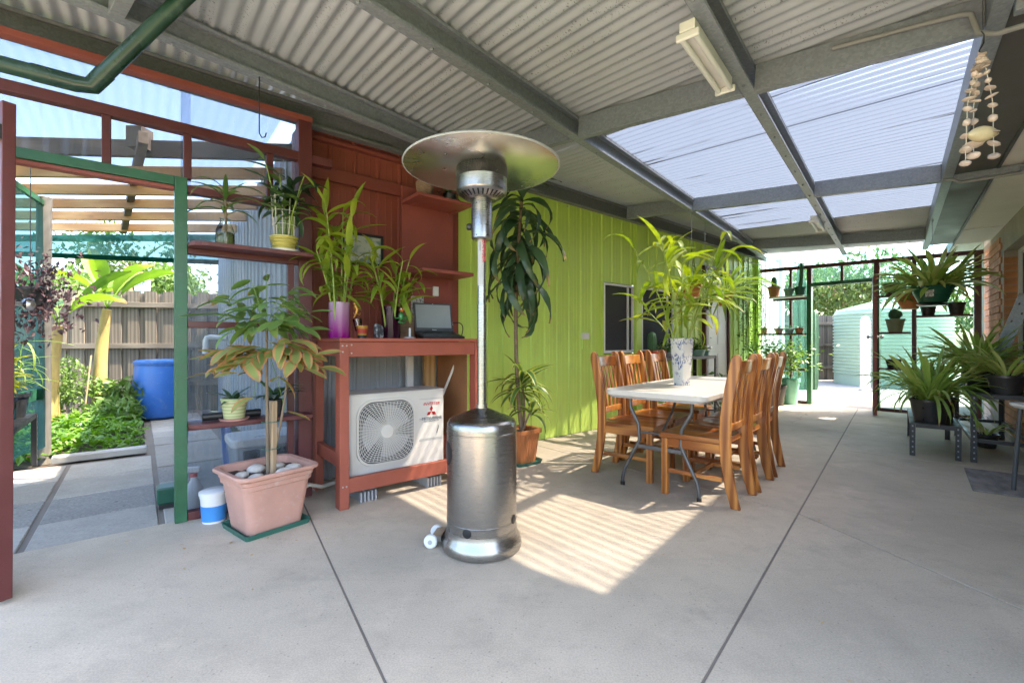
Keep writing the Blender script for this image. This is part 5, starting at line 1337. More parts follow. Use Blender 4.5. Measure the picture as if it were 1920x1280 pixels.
bs = thing('wicker_basket', 'brown woven basket on the upper red shelf', 'basket', Wp(1.62, -.10, 2.2905), 0)
MB().lathe([(.055, 0), (.068, .06), (.072, .11), (.066, .11), (.06, .02), (0, .02)], 30, wav=(15, .02)).build('basket', 'wicker', bs, 60); MB().tube([(.07 * math.cos(a), .07 * math.sin(a), .11) for a in [j * .4 for j in range(17)]], .006, 6).build('rim', 'wicker', bs, 60)
sp2 = thing('shelf_plant', 'small round-leaved plant in black pot on the upper red shelf', 'potted plant', Wp(1.86, -.10, 2.2905), 0)
pot(sp2, .045, .055, .07, 'pot_black', 0, .004)
for k in range(16): leaf(sp2, 'dark' if k % 3 else 'mid', (0, 0, .06), k * 2.4, rnd.uniform(.0, 1.3), rnd.uniform(.5, .8))

# ================================================================== TALL DRACAENA
dp = thing('tall_dracaena', 'tall corn plant with drooping dark crown in ribbed terracotta square pot', 'potted plant', Wp(2.50, -.30, 0), TW)
saucer(dp, .155, .03, 'saucer_green', sq=6)
pot(dp, .095, .125, .30, 'terracotta_plastic', .012, .016, 48, sq=7, wav=(24, .022), lip=.035)
c0 = Vector((0, 0, .28)); top = Vector((.02, .02, 2.40))
cane = bez(c0, (-.14, .0, 1.2), top, 12); stem(dp, cane, .020, .015, 'cane', 9, 'trunk')
for k in range(62):
    f = k / 61; z = 1.56 + .84 * f; q = Vector((-.03 + .05 * f, .01, z))
    leaf(dp, 'drac', q, k * 2.4 + rnd.uniform(-.4, .4), rnd.uniform(-.6, .15) + f * f * .9, rnd.uniform(.65, 1.0), rnd.uniform(-.5, .5))
for k in range(5): leaf(dp, 'drac', Vector((.02, .01, 2.40)), k * 1.3, rnd.uniform(1.0, 1.4), rnd.uniform(.6, .8), v=0)
c2 = bez((.03, .02, .28), (.05, .0, .5), (-.02, -.02, .78), 7); stem(dp, c2, .014, .011, 'cane', 8, 'trunk')
for k in range(34): leaf(dp, 'stripe', Vector((-.02, -.02, .62 + .18 * k / 33)), k * 2.4, rnd.uniform(.2, 1.2) * (.4 + k / 42), rnd.uniform(.7, 1.05), rnd.uniform(-.3, .3))
c3 = bez((-.02, -.03, .28), (.0, -.06, .38), (.04, -.08, .48), 6); stem(dp, c3, .010, .008, 'cane', 8, 'trunk')
for k in range(12): leaf(dp, 'stripe', Vector((.04, -.08, .42 + .06 * k / 11)), k * 2.4, rnd.uniform(.3, 1.2), rnd.uniform(.6, .85), rnd.uniform(-.3, .3))
sk = thing('power_outlet', 'white weatherproof outlet with short conduit on the green wall', 'outlet', Wp(3.98, .271, 1.13), TW)
MB().box(-.055, .055, -.05, 0, 0, .075).build('box', 'white_plastic', sk, bevel=.008); MB().tube([(-.04, -.02, 0), (-.04, -.018, -.12)], .011, 10).build('conduit', 'green_wall', sk, 60); MB().box(-.02, .02, -.053, -.051, .02, .05).build('switch', 'white_paint', sk)

# ================================================================== VASE ON THE TABLE
tv = thing('table_vase', 'square tapered white and blue vase with yellowing bamboo on the dining table', 'vase', (1.40, 3.75, TZ + .001), TH - R(20))
def sq_vase(mb, w0, w1, h, th):
    ring_loft(mb, [(rrect(w0, w0, .008, 2), 0), (rrect(w1, w1, .008, 2), h), (rrect(w1 - th, w1 - th, .006, 2), h), (rrect(w0 - th, w0 - th, .006, 2), .02)]); mb.f.append(tuple(range(len(mb.v) - 12, len(mb.v))))
mbv = MB(); sq_vase(mbv, .092, .135, .385, .014); mbv.build('vase', 'vase_print', tv, 30)
bamboo_vase(tv, .05, .38, None, 10, (.38, .98), 'bright', .42, .22, 8, 1.0, mkvase=False)
# ================================================================== SLOTTED STEEL BENCHES
def slotted_bench(label, loc, rz, L, D, H_, group=None, shelf=None):
    t = thing('slotted_bench', label, 'bench', loc, rz, group)
    for x in (0, L):
        for y in (0, D):
            sx = 1 if x == 0 else -1; sy = 1 if y == 0 else -1
            b = MB(); b.box(min(x, x + sx * .042), max(x, x + sx * .042), min(y, y + sy * .003), max(y, y + sy * .003), 0, H_); b.box(min(x, x + sx * .003), max(x, x + sx * .003), min(y + sy * .0031, y + sy * .042), max(y + sy * .0031, y + sy * .042), 0, H_)
            lg = b.build('leg', 'black_metal', t)
            s_ = MB()
            for k in range(int(H_ / .05)):
                z = .03 + k * .05
                s_.box(x + sx * .015, x + sx * .015 + sx * .011, y - sy * .0008, y - sy * .0002, z, z + .014); s_.box(x - sx * .0008, x - sx * .0002, y + sy * .017, y + sy * .028, z, z + .014)
            tag(s_.build('slot', 'galv', lg), kind='stuff')
    for zt in [H_] + ([shelf] if shelf else []):
        e = .0 if zt == H_ else .004
        for y0, y1 in ((.0035, .028), (D - .028, D - .0035)): MB().box(.044, L - .044, y0, y1, zt - .035, zt - .004).build('side_rail', 'black_metal', t)
        for x0, x1 in ((.0035, .028), (L - .028, L - .0035)): MB().box(x0, x1, .044, D - .044, zt - .035, zt - .004).build('end_rail', 'black_metal', t)
        if zt == H_: MB().box(.006, L - .006, .006, D - .006, zt - .0035, zt + .006).build('top', 'black_metal', t)
    return t
b1 = slotted_bench('low black slotted steel bench carrying two potted orchids', Hp(5.85, -.46), TH, 1.19, .36, .31)
b2 = slotted_bench('tall black slotted steel bench by the brick wall carrying orchids', Hp(5.87, -.92), TH, 1.55, .40, .62, shelf=.22)
b3 = slotted_bench('black slotted steel bench under the shed windows holding cactus pots', Wp(4.80, -.15), TW, 1.66, .36, .885)
# orchids
def orchid(label, loc, r, h, n, kind, sc_=1.0, seed=0, name='potted_orchid'):
    t = thing(name, label, 'potted plant', loc, rnd.uniform(0, 6))
    pot(t, r * .78, r, h, 'pot_black', 0, .010, lip=.022)
    for k in range(n):
        a = rnd.uniform(0, 6.28); rr = rnd.uniform(0, r * .55)
        leaf(t, kind if rnd.random() > .15 else 'strappale', (rr * math.cos(a), rr * math.sin(a), h * .85), a + rnd.uniform(-.7, .7), rnd.uniform(.8, 1.5), sc_ * rnd.uniform(.65, 1.15), rnd.uniform(-.4, .4))
    return t
orchid('strap-leaved orchid in wide black pot on the outer corner of the low bench', Hp(6.05, -.25, .317), .150, .22, 110, 'strap', 1.05)
orchid('strap-leaved orchid in black pot on the low bench next to the tall bench', Hp(6.43, -.345, .317), .125, .21, 80, 'strap', .95)
orchid('grassy orchid in black pot in the middle of the tall bench', Hp(6.55, -.64, .627), .115, .17, 90, 'strap', .95)
orchid('broad-leaved pale orchid in black pot at the near end of the tall bench', Hp(6.02, -.76, .627), .125, .17, 26, 'strappale', .72)
orchid('dense orchid in black pot at the far end of the tall bench', Hp(7.1, -.66, .627), .115, .17, 90, 'strap', 1.05)
orchid('orchid in black pot at the far end of the low bench', Hp(6.86, -.24, .317), .10, .17, 18, 'strap', .8)
orchid('spare orchid in black pot on the floor under the tall bench', Hp(6.8, -.72, .0), .09, .14, 12, 'strappale', .55)

# ================================================================== HANGING BASKETS
def chain(parent, top, z0, r, n=3, mat='black_metal'):
    for k in range(n):
        a = 2 * math.pi * k / n + .4; MB().tube([(r * math.cos(a), r * math.sin(a), z0), (0, 0, z0 + .42)], .0025, 5).build('hanger_wire', mat, parent)
    MB().tube([(0, 0, z0 + .42), (0, 0, top)], .003, 5).build('hanger_wire', 'galv', parent)
    MB().tube([(.0, 0, top - .03), (.014, 0, top - .012), (.006, 0, top), (-.008, 0, top - .006)], .0035, 6).build('hook', 'galv', parent)
hb = thing('hanging_basket', 'large green hanging basket overflowing with long pale strap leaves', 'hanging plant', Hp(6.95, -.31, 1.53), 0)
MB().lathe([(.10, 0), (.125, .01), (.175, .14), (.19, .17), (.195, .185), (.185, .185), (.165, .10)], 36).build('pot', 'pot_green', hb, 40); MB().lathe([(0, .16), (.178, .15)], 24).build('soil', 'soil', hb)
MB().lathe([(0, -.03), (.12, -.03), (.14, -.012), (.135, -.008), (.1, -.004)], 30).build('drip_tray', 'pot_black', hb, 40)
tgm = MB(); tgm.box(-.035, .035, -.003, 0, -.04, .04); tgm.build('plant_tag', 'card_print', hb, loc=(-.135, -.115, .10), rot=(R(-12), 0, R(-48)))
for k in range(115):
    a = rnd.uniform(0, 6.28); rr = rnd.uniform(0, .14)
    leaf(hb, rnd.choice(('basket', 'strappale', 'strappale')), (rr * math.cos(a), rr * math.sin(a), .15), a + rnd.uniform(-.5, .5), rnd.uniform(.25, 1.35), rnd.uniform(.6, 1.0), rnd.uniform(-.4, .4))
chain(hb, roof_z(-.3) - .15 - 1.53, .18, .18)
hb2 = thing('hanging_pot', 'small orange hanging pot with ferny foliage behind the green basket', 'hanging plant', Hp(7.45, -.13, 1.50), 0)
MB().lathe([(.08, 0), (.15, .15), (.165, .155), (.165, .18), (.15, .18), (.13, .1)], 32).build('pot', 'terracotta_plastic', hb2, 40)
MB().lathe([(0, .16), (.145, .155)], 20).build('soil', 'soil', hb2)
fo = MB(); leaf_cloud(fo, [(rnd.gauss(0, .13), rnd.gauss(0, .13), .2 + rnd.uniform(-.12, .16)) for _ in range(420)], .05); tag(fo.build('foliage', 'leaf_mid', hb2), kind='stuff')
chain(hb2, roof_z(-.3) - .16 - 1.50, .17, .15)
def hang_small(label, loc, r, h, mat, kind, n, pr, sc_, upto):
    t = thing('hanging_basket', label, 'hanging plant', loc, 0); pot(t, r * .72, r, h, mat, 0, .008)
    for k in range(n):
        a = rnd.uniform(0, 6.28); leaf(t, kind, (rnd.uniform(0, r * .8) * math.cos(a), rnd.uniform(0, r * .8) * math.sin(a), h * .88), a, rnd.uniform(*pr), sc_ * rnd.uniform(.7, 1.2), rnd.uniform(-.5, .5))
    chain(t, upto - loc[2], h, r); return t
hang_small('terracotta hanging pot with upright leaf stems above the dining table', Hp(5.40, 1.82, 1.60), .105, .15, 'terracotta_plastic', 'bright', 26, (.2, 1.4), 1.3, roof_z(1.85) - .15)
hang_small('black hanging pot with drooping green leaves above the shed bench', Hp(5.95, 1.84, 1.50), .10, .14, 'pot_black', 'droop', 22, (.2, 1.2), .7, roof_z(1.85) - .15)
hang_small('brown hanging pot with long trailing strap leaves by the shed door', Hp(6.75, 1.83, 1.60), .11, .16, 'terracotta', 'droop', 60, (.3, 1.25), .95, roof_z(1.85) - .15)
# trailing vine at the end of the green wall
vn = thing('trailing_vine', 'curtain of fine green trailing stems at the end of the green wall', 'plant', Wp(8.35, .10, 0), TW)
vm = MB(); st_ = MB()
for k in range(26):
    x = rnd.uniform(-.42, .40); y = rnd.uniform(-.12, .10); z1 = rnd.uniform(2.0, 2.5); z0 = rnd.uniform(.75, 1.5)
    st_.tube([(x, y, z1), (x + rnd.uniform(-.04, .04), y, (z0 + z1) / 2), (x, y, z0)], .003, 4)
    leaf_cloud(vm, [(x + rnd.gauss(0, .02), y + rnd.gauss(0, .02), rnd.uniform(z0, z1)) for _ in range(85)], .03)
tag(vm.build('foliage', 'leaf_far', vn), kind='stuff'); tag(st_.build('vine_stem', 'stem_green', vn), kind='stuff')
MB().tube([(-.45, 0, 2.5), (.42, 0, 2.5)], .006, 6).build('wire', 'galv', vn)

# ================================================================== CACTUS POTS ON THE SHED BENCH
def cactus_col(parent, x, y, z, r, h, ribs=12, name='cactus_body'):
    pf_ = [(r * .75, 0), (r, h * .2), (r, h * .7), (r * .8, h * .9), (r * .4, h * .98), (0.0001, h)]
    return MB().lathe([(a, z + b) for a, b in pf_], ribs * 4, (x, y, 0), wav=(ribs, .08)).build(name, 'cactus', parent, 60)
def bz(t, n, z=.892): return Wp(t, n, z)
tr1 = thing('red_trough', 'red trough with tall round-topped cactus under the window', 'potted plant', bz(5.08, .02), TW)
mbt = MB(); ring_loft(mbt, [(rrect(.30, .17, .02), 0), (rrect(.33, .19, .02), .085), (rrect(.315, .175, .02), .085), (rrect(.29, .16, .02), .02)]); mbt.f.append(tuple(range(len(mbt.v) - 24, len(mbt.v)))); mbt.build('trough', 'tray_red', tr1, 30)
MB().box(-.14, .14, -.075, .075, .055, .07).build('soil', 'soil', tr1)
cactus_col(tr1, -.04, 0, .065, .055, .27, 14)
def leafy(label, loc, r, h, mat, size, n, spread, leafm, name='succulent_pot', cat='potted plant', sq=None):
    t = thing(name, label, cat, loc, TW); pot(t, r * .85, r, h, mat, 0, .006, sq=sq)
    fo = MB(); leaf_cloud(fo, [(rnd.gauss(0, spread), rnd.gauss(0, spread), h + abs(rnd.gauss(0, spread))) for _ in range(n)], size); tag(fo.build('foliage', leafm, t), kind='stuff'); return t
leafy('bushy succulent in grey bowl beside the red trough', bz(5.42, .05), .11, .06, 'grey_plastic', .045, 260, .07, 'leaf_bush')
leafy('trailing speckled succulent in red tray behind the vase', bz(5.72, .02), .10, .07, 'tray_red', .04, 260, .08, 'leaf_strap_pale')
tr2 = leafy('bright green succulents in long celadon bowl on the shed bench', bz(6.08, .0), .15, .09, 'pot_celadon', .05, 260, .07, 'leaf_bush')
cc = thing('cactus_pot', 'pale round cactus in small green pot at the end of the shed bench', 'potted plant', bz(6.38, .0), 0); pot(cc, .055, .065, .07, 'pot_celadon'); MB().lathe([(.035, .06), (.042, .10), (.036, .135), (.015, .15), (0.0001, .152)], 40, wav=(10, .06)).build('cactus_body', 'leaf_strap_pale', cc, 60)
leafy('low succulent pot on the floor beneath the shed bench', Wp(6.2, .05, 0), .12, .22, 'pot_black', .10, 160, .13, 'leaf_bush')
leafy('leafy pot plant beside the white shed door', Wp(7.05, -.12, 0), .10, .30, 'pot_black', .11, 90, .16, 'leaf_mid')

# ================================================================== POTS ON THE FAR SCREEN SHELVES
def fp(m, y, z): return Wp(TE + y, -m, z)                    # far screen: m towards the house, y away
def small_pot(label, loc, r, h, mat, plant, name='cactus_pot'):
    t = thing(name, label, 'potted plant', loc, 0); pot(t, r * .72, r, h, mat, 0, .008)
    if plant == 'column': cactus_col(t, 0, 0, h * .8, .045, .22, 8)
    elif plant == 'tall': MB().tube(bez((0, 0, h * .8), (.04, 0, h + .18), (.03, 0, h + .42)), [.035, .034, .032, .03, .03, .032, .02], 10).build('cactus_body', 'cactus', t, 60)
    elif plant == 'tuft':
        for k in range(9): leaf(t, 'dark', (0, 0, h * .85), k * 2.4, rnd.uniform(.5, 1.3), rnd.uniform(.4, .65))
    elif plant == 'ball': MB().blob((0, 0, h + .07), (.085, .085, .09), 12, 9, .12).build('cactus_body', 'cactus', t, 60); MB().tube([(.03, 0, h + .1), (.07, 0, h + .19)], [.022, .012], 8).build('cactus_arm', 'cactus', t, 60)
    elif plant == 'swords':
        for k in range(11): leaf(t, 'strap', (rnd.uniform(-.04, .04), rnd.uniform(-.04, .04), h * .85), rnd.uniform(0, 6.28), rnd.uniform(1.2, 1.5), rnd.uniform(.6, .9), v=0)
    return t
small_pot('terracotta pot with stubby cactus on the white shelf by the green wall', fp(.05, -.11, 1.9105), .10, .19, 'terracotta', 'column')
small_pot('sage pot with dark tufted plant on the white shelf', fp(.30, -.11, 1.9105), .085, .13, 'pot_celadon', 'tuft')
small_pot('dark green pot with tall bent cactus on the white shelf', fp(.47, -.11, 1.9105), .085, .15, 'pot_green', 'tall')
small_pot('pale clay pot with thin plant on the maroon far shelf by the vine', fp(-.12, -.11, 1.2455), .06, .10, 'pot_pink', 'tuft')
small_pot('pink pot with dark tufted plant on the maroon far shelf', fp(.13, -.11, 1.2455), .07, .09, 'pot_pink', 'tuft')
small_pot('pale blue pot with small plant on the maroon far shelf', fp(.31, -.11, 1.2455), .07, .085, 'pot_blue', 'tuft')
small_pot('clay pot with dark plant on the maroon far shelf beside the green post', fp(.46, -.11, 1.2455), .065, .09, 'terracotta', 'tuft')
small_pot('glossy maroon pot on the top shelf right of the yard door', fp(1.75, -.11, 1.8155), .115, .18, 'pot_maroon', 'tuft')
small_pot('sage bowl with knobbly cactus on the middle shelf right of the yard door', fp(1.78, -.11, 1.2455), .115, .20, 'pot_sage', 'ball')
small_pot('black pot with grey plant on the lowest shelf right of the yard door', fp(1.76, -.11, .6905), .10, .14, 'pot_black', 'tuft')
small_pot('black pot with sparse plant on the shelf behind the green basket', fp(2.16, -.12, 1.4855), .095, .17, 'pot_black', 'tuft')
small_pot('black pot with upright sword leaves on the shelf by the brick wall', fp(2.46, -.12, 1.4855), .095, .17, 'pot_black', 'swords')
mp = thing('mint_pot_plant', 'leafy shrub in tall mint green pot beside the far screen', 'potted plant', fp(.38, -.28, 0), 0); pot(mp, .10, .14, .46, 'pot_mint', 0, .012)
stem(mp, bez((0, 0, .4), (.02, 0, .6), (0, 0, .8)), .012, .008, 'bark')
fo = MB(); leaf_cloud(fo, [(rnd.gauss(0, .11), rnd.gauss(0, .11), .80 + rnd.gauss(0, .13)) for _ in range(330)], .075); tag(fo.build('foliage', 'leaf_mid', mp), kind='stuff')
tp_ = thing('clay_pot_plant', 'spreading fern in clay pot behind the chairs at the far screen', 'potted plant', fp(.12, -.50, 0), 0); pot(tp_, .10, .15, .30, 'terracotta')
for k in range(40): leaf(tp_, 'shelfdrac', (rnd.uniform(-.06, .06), rnd.uniform(-.06, .06), .28), rnd.uniform(0, 6.28), rnd.uniform(.6, 1.5), rnd.uniform(1.2, 2.4))
fe = thing('floor_fern', 'bushy fern standing below the trailing vine', 'potted plant', Wp(8.35, -.25, 0), 0); pot(fe, .12, .16, .35, 'pot_black')
fo = MB(); leaf_cloud(fo, [(rnd.gauss(0, .25), rnd.gauss(0, .2), .85 + rnd.gauss(0, .15)) for _ in range(700)], .08); tag(fo.build('foliage', 'leaf_mid', fe), kind='stuff')

# ================================================================== RIGHT SIDE ODDS AND ENDS
rail_ = thing('metal_rail', 'grey perforated metal ladder rail leaning by the brick wall', 'rail', Hp(7.55, -.80, .62), 0, rot=(0, R(17), TH - R(95)))
MB().box(-.055, .055, -.012, .0, 0, 1.02).build('web', 'galv', rail_); 
for x0, x1 in ((-.058, -.0552), (.0552, .058)): MB().box(x0, x1, -.012, .03, 0, 1.02).build('flange', 'galv', rail_)
hm = MB()
for k in range(9): hm.box(-.03 + .05 * (k % 2), -.015 + .05 * (k % 2), -.0135, -.0125, .12 + k * .1, .145 + k * .1)
hm.build('hole', 'black_plastic', rail_); MB().box(-.06, .06, -.02, .032, 1.021, 1.05).build('end_cap', 'grey_plastic', rail_, bevel=.006)
mt = thing('door_mat', 'worn dark woven mat on the concrete near the brick wall', 'mat', Hp(4.75, -.43, 0), TH)
MB().prism([(-.0, 0), (.78, -.02), (.80, -.50), (.02, -.48)], .001, .012).build('mat', 'cloth_mat', mt, bevel=.003)
wc = thing('white_chair', 'corner of a white plastic chair seat jutting in beside the tall bench', 'chair', Hp(4.72, -.93, 0), TH + R(20))
sw = MB(); ring_loft(sw, [(rrect(.40, .40, .06), .62), (rrect(.44, .44, .07), .640), (rrect(.44, .44, .07), .652), (rrect(.40, .40, .06), .655)]); sw.f.append(tuple(range(len(sw.v) - 24, len(sw.v)))); sw.build('seat', 'white_paint', wc, 40, loc=(0.1, 0, 0))
for x in (-.06, .26):
    for y in (-.16, .16): MB().tube([(x, y, .625), (x + (.03 if x > 0 else -.03), y * 1.15, 0)], .014, 8).build('leg', 'dark_grey', wc, 60)
# shell wind chime
ch = thing('shell_wind_chime', 'wind chime of strung seashells hanging from the gutter beam', 'wind chime', Hp(2.62, -.262, 2.26), 0)
MB().tube([(0, 0, .09), (.012, 0, .075), (.010, 0, .04), (-.008, 0, .01), (0, 0, -.01)], .0025, 6).build('hook', 'black_metal', ch, 60)
shm = [MB().blob((0, 0, 0), (a, b, c), 9, 6, .10).mesh('shell', 'shell', 60) for a, b, c in ((.024, .018, .006), (.018, .015, .009), (.014, .012, .013), (.022, .02, .004))]
for sx, sy, L in ((-.045, .01, .44), (.03, -.015, .42), (.0, .03, .40)):
    pts = [(0, 0, -.01), (sx * .4, sy * .4, -.06), (sx, sy, -.2), (sx * 1.2, sy, -L)]
    MB().tube(pts, .0015, 5).build('string', 'rope', ch)
    for k in range(14):
        f = k / 13; i = min(2, int(f * 3)); q = Vector(pts[i]).lerp(Vector(pts[i + 1]), f * 3 - i)
        inst('shell', shm[k % 4], ch, q, (rnd.uniform(-.5, .5), rnd.uniform(-.5, .5), rnd.uniform(0, 6)), rnd.uniform(.7, 1.15) * (1.25 if k > 11 else 1))
pfl = []
for k in range(11):
    t = k / 10; pfl.append((.0005 + .036 * math.sin(math.pi * min(1, t * 1.02)) ** .8 * (1 - .35 * t), t * .155 - .07))
MB().lathe(pfl, 18).build('large_shell', 'shell_big', ch, 60, loc=(.005, 0, -.325), rot=(0, R(84), R(10)))
# fluorescent battens
def batten(label, s0):
    t = thing('fluorescent_light', label, 'light', Hp(s0, .712, roof_z(.68) - .153), TH, 'twin tube battens under the middle purlin')
    MB().box(0, .60, -.035, .035, -.045, 0).build('housing', 'white_plastic', t, bevel=.004)
    for x in (0, .60 - .018): MB().box(x, x + .018, -.052, .052, -.082, -.046).build('end_cap', 'white_plastic', t, bevel=.008)
    for y in (-.030, .030): MB().tube([(.019, y, -.064), (.581, y, -.064)], .013, 14).build('tube', 'white_paint', t, 60)
batten('unlit twin-tube batten light under the purlin nearest the wind chime', 2.05); batten('unlit twin-tube batten light under the purlin at the far end', 6.15)
# drain pipe under the roof
dpn = thing('drain_pipe', 'dark green drain pipe with elbow slung under the roof by the garden door', 'pipe', (0, 0, 0), 0)
E = Vector((-1.945, 2.10, 2.272)); A0 = E - DW * 1.5; U = Vector((-1.44, 2.13, 2.80))
MB().tube([A0, E - DW * .12], .034, 24).build('pipe', 'pipe_green', dpn, 60); MB().tube([E + (U - E).normalized() * .06, U], .034, 24).build('pipe', 'pipe_green', dpn, 60)
MB().tube([E - DW * .19, E - DW * .05, E + (U - E).normalized() * .01, E + (U - E).normalized() * .10], .0375, 24).build('elbow', 'pipe_green', dpn, 50)
sp_ = E - DW * .36
MB().tube([sp_ - DW * .04, sp_ + DW * .04], .038, 24).build('clamp', 'black_metal', dpn, 60)
stp = MB().bar(sp_ + Vector((0, 0, .05)), sp_ + Vector((.06, .06, .52)), .022, .003).build('pipe_strap', 'rope'); tag(stp, 'pale strap holding the green drain pipe to the roof', 'strap')
wr = MB().tube([sp_ + Vector((-.02, -.03, -.045)), sp_ + Vector((-.10, -.03, -.05)), sp_ + Vector((-.13, -.03, -.09)), sp_ + Vector((-.17, -.03, -.10))], .004, 6).build('rope_end', 'rope'); tag(wr, 'loose pale rope end tied at the drain pipe clamp', 'rope')
hk = MB().tube([Hp(1.10, 2.90, roof_z(2.95) - .15), Hp(1.10, 2.90, 2.34), Hp(1.11, 2.89, 2.315), Hp(1.125, 2.88, 2.32), Hp(1.13, 2.875, 2.345)], .0035, 7).build('hanging_hook', 'black_metal', smooth=60); tag(hk, 'long empty black wire hook hanging from the purlin by the red wall', 'hook')
# ================================================================== GARDEN BEYOND THE DOOR
pg = thing('pergola', 'pine batten pergola over the garden path with an older timber beam', 'pergola')
def x_end(y): return -1.50 - .634 * (y - 3.288) / .773
for y in (3.79, 4.23, 4.65, 5.10, 5.63):
    MB().bar((-7.2, y - .12, 2.50 + rnd.uniform(-.01, .01)), (x_end(y), y + .02, 2.50), .045, .095).build('batten', 'pine', pg, bevel=.004)
MB().bar(world_pix(268, 283, 3.5) + Vector((.1, -.12, .05)), world_pix(232, 432, 5.75), .06, .09).build('rafter', 'old_timber', pg, bevel=.004)
MB().bar(Vector((-5.6, 3.62, 2.70)), Vector((-1.66, 3.68, 2.62)), .05, .13).build('beam', 'old_timber', pg, bevel=.004)
MB().tube([(-4.40, 4.27, -.05), (-4.41, 4.28, 1.2), (-4.42, 4.30, 2.46)], .055, 14).build('post', 'pole_timber', pg, 60)
MB().box(-.06, .06, -.06, .06, 2.62, 2.78).build('post_cap', 'old_timber', pg, loc=world_pix(262, 640, 3.6) - Vector((0, 0, CAMH)))
cr = MB(); vs = []; fs = []; NN = 300
for i in range(NN + 1):
    t = -3.4 + 4.1 * i / NN
    for n_ in (.30, 3.2):
        q = Wp(t, n_); vs.append((q.x, q.y, 2.93 - .03 * n_ + .009 * math.cos(2 * math.pi * t / .0762)))
for i in range(NN): fs.append((2 * i, 2 * i + 2, 2 * i + 3, 2 * i + 1))
cr.add(vs, fs); cr.build('clear_roof_sheet', 'clear_roof', pg, 180)
sc_ = thing('shade_cloth', 'green shade cloth valance strung below the pergola battens', 'shade cloth')
def cloth(name, mat, A, B, z0, z1, wav=.02, n=40, dz=0.0):
    mb = MB(); A, B = Vector(A), Vector(B); d = (B - A); nn = Vector((-d.y, d.x, 0)).normalized(); vs = []; fs = []; RW = 6
    for i in range(n + 1):
        t = i / n
        for j in range(RW + 1):
            k = j / RW; q = A + d * t + nn * (wav * math.sin(t * 19 + k * 2) * (1 - k * .6)); vs.append((q.x, q.y, z0 + dz * t + (z1 - z0 - dz * t) * k))
    for i in range(n):
        for j in range(RW): a = i * (RW + 1) + j; fs.append((a, a + RW + 1, a + RW + 2, a + 1))
    mb.add(vs, fs); return mb.build(name, mat, sc_, 180)
cloth('valance', 'shade_cloth_thin', (-6.8, 5.82, 0), (-3.75, 5.80, 0), 2.21, 2.46, .015, dz=-.12)
cloth('hem', 'shade_cloth', (-6.8, 5.84, 0), (-3.72, 5.82, 0), 2.38, 2.47, .01)
lh = MB(); lh.bar((-6.8, 5.78, 2.235), (-3.72, 5.76, 2.10), .012, .06); lh.build('hem', 'shade_cloth', sc_)
side = thing('shade_screen', 'hanging green shade cloth wall beside the round garden post', 'shade cloth')
_o = cloth('screen_sheet', 'shade_cloth_thin', (-4.44, 4.34, 0), (-3.40, 2.55, 0), .12, 2.40, .03); _o.parent = side
MB().bar((-4.42, 4.30, .62), (-3.42, 2.58, .62), .02, .10).build('lower_rail', 'green_post', side); MB().bar((-4.42, 4.30, 2.40), (-3.42, 2.58, 2.40), .03, .05).build('upper_rail', 'green_post', side)

slp = MB().box(-.02, .66, -.07, .07, -.015, .045).build('sleeper', 'grey_sleeper', None, bevel=.008, loc=Wp(-.80, 2.44, 0), rot=(0, 0, TW + R(1))); tag(slp, 'grey timber sleeper edging the leafy garden bed', 'sleeper')
gc = MB(); pts = []
for _ in range(5200):
    t, n = rnd.uniform(-2.6, -.17), rnd.uniform(2.56, 4.75)
    ed = min((n - 2.5) / .3, (-.12 - t) / .25, 1)
    if rnd.random() > ed + .25: continue
    bump = .10 + .05 * math.sin(t * 9 + 2 * math.sin(n * 7)) + .04 * math.sin(n * 11 + t * 4)
    q = Wp(t, n); pts.append((q.x, q.y, .02 + rnd.uniform(.15, 1.0) * bump * ed + (n - 2.5) * .03))
leaf_cloud(gc, pts, .085, .4, .45); tag(gc.build('ground_cover', 'leaf_cover'), 'low bright green leafy herbs filling the garden bed', 'ground cover', kind='stuff')
def bush(name, label, c, r, n, size, mat, stems=6, squash=(1, 1, 1)):
    t = thing(name, label, 'plant', (c[0], c[1], 0)); fo = MB(); ps = []
    for k in range(n):
        while True:
            p = Vector((rnd.uniform(-1, 1), rnd.uniform(-1, 1), rnd.uniform(-1, 1)))
            if .25 < p.length < 1: break
        lump = 1 + .22 * math.sin(p.x * 7 + p.z * 5) * math.sin(p.y * 6 + 1)
        ps.append((p.x * r[0] * lump, p.y * r[1] * lump, max(.03, c[2] + p.z * r[2] * lump)))
    leaf_cloud(fo, ps, size, .45, .9); tag(fo.build('foliage', mat, t), kind='stuff')
    for k in range(stems):
        a = rnd.uniform(0, 6.28); stem(t, bez((0, 0, 0), (.05 * math.cos(a), .05 * math.sin(a), c[2] * .6), (r[0] * .5 * math.cos(a), r[1] * .5 * math.sin(a), c[2] + r[2] * .3)), .010, .004, 'stem_green', 6)
    return t
bush('feathery_shrub', 'pale feathery shrub in the garden bed by the banana plants', (-5.95, 5.95, .52), (.34, .32, .38), 1700, .05, 'leaf_bush')
bush('tomato_plant', 'darker leafy vegetable plant tied to a pale garden stake', (-5.42, 6.25, .36), (.32, .26, .28), 300, .12, 'leaf_bush')
bush('tomato_plant', 'low leafy vegetable plant next to the blue drums', (-5.12, 5.85, .20), (.30, .24, .16), 220, .10, 'leaf_mid')
stk = MB().tube([(-5.52, 5.85, 0), (-5.46, 5.90, .92)], .010, 8).build('garden_stake', 'stake_wood', smooth=60); tag(stk, 'thin pale garden stake standing among the vegetable plants', 'stake')
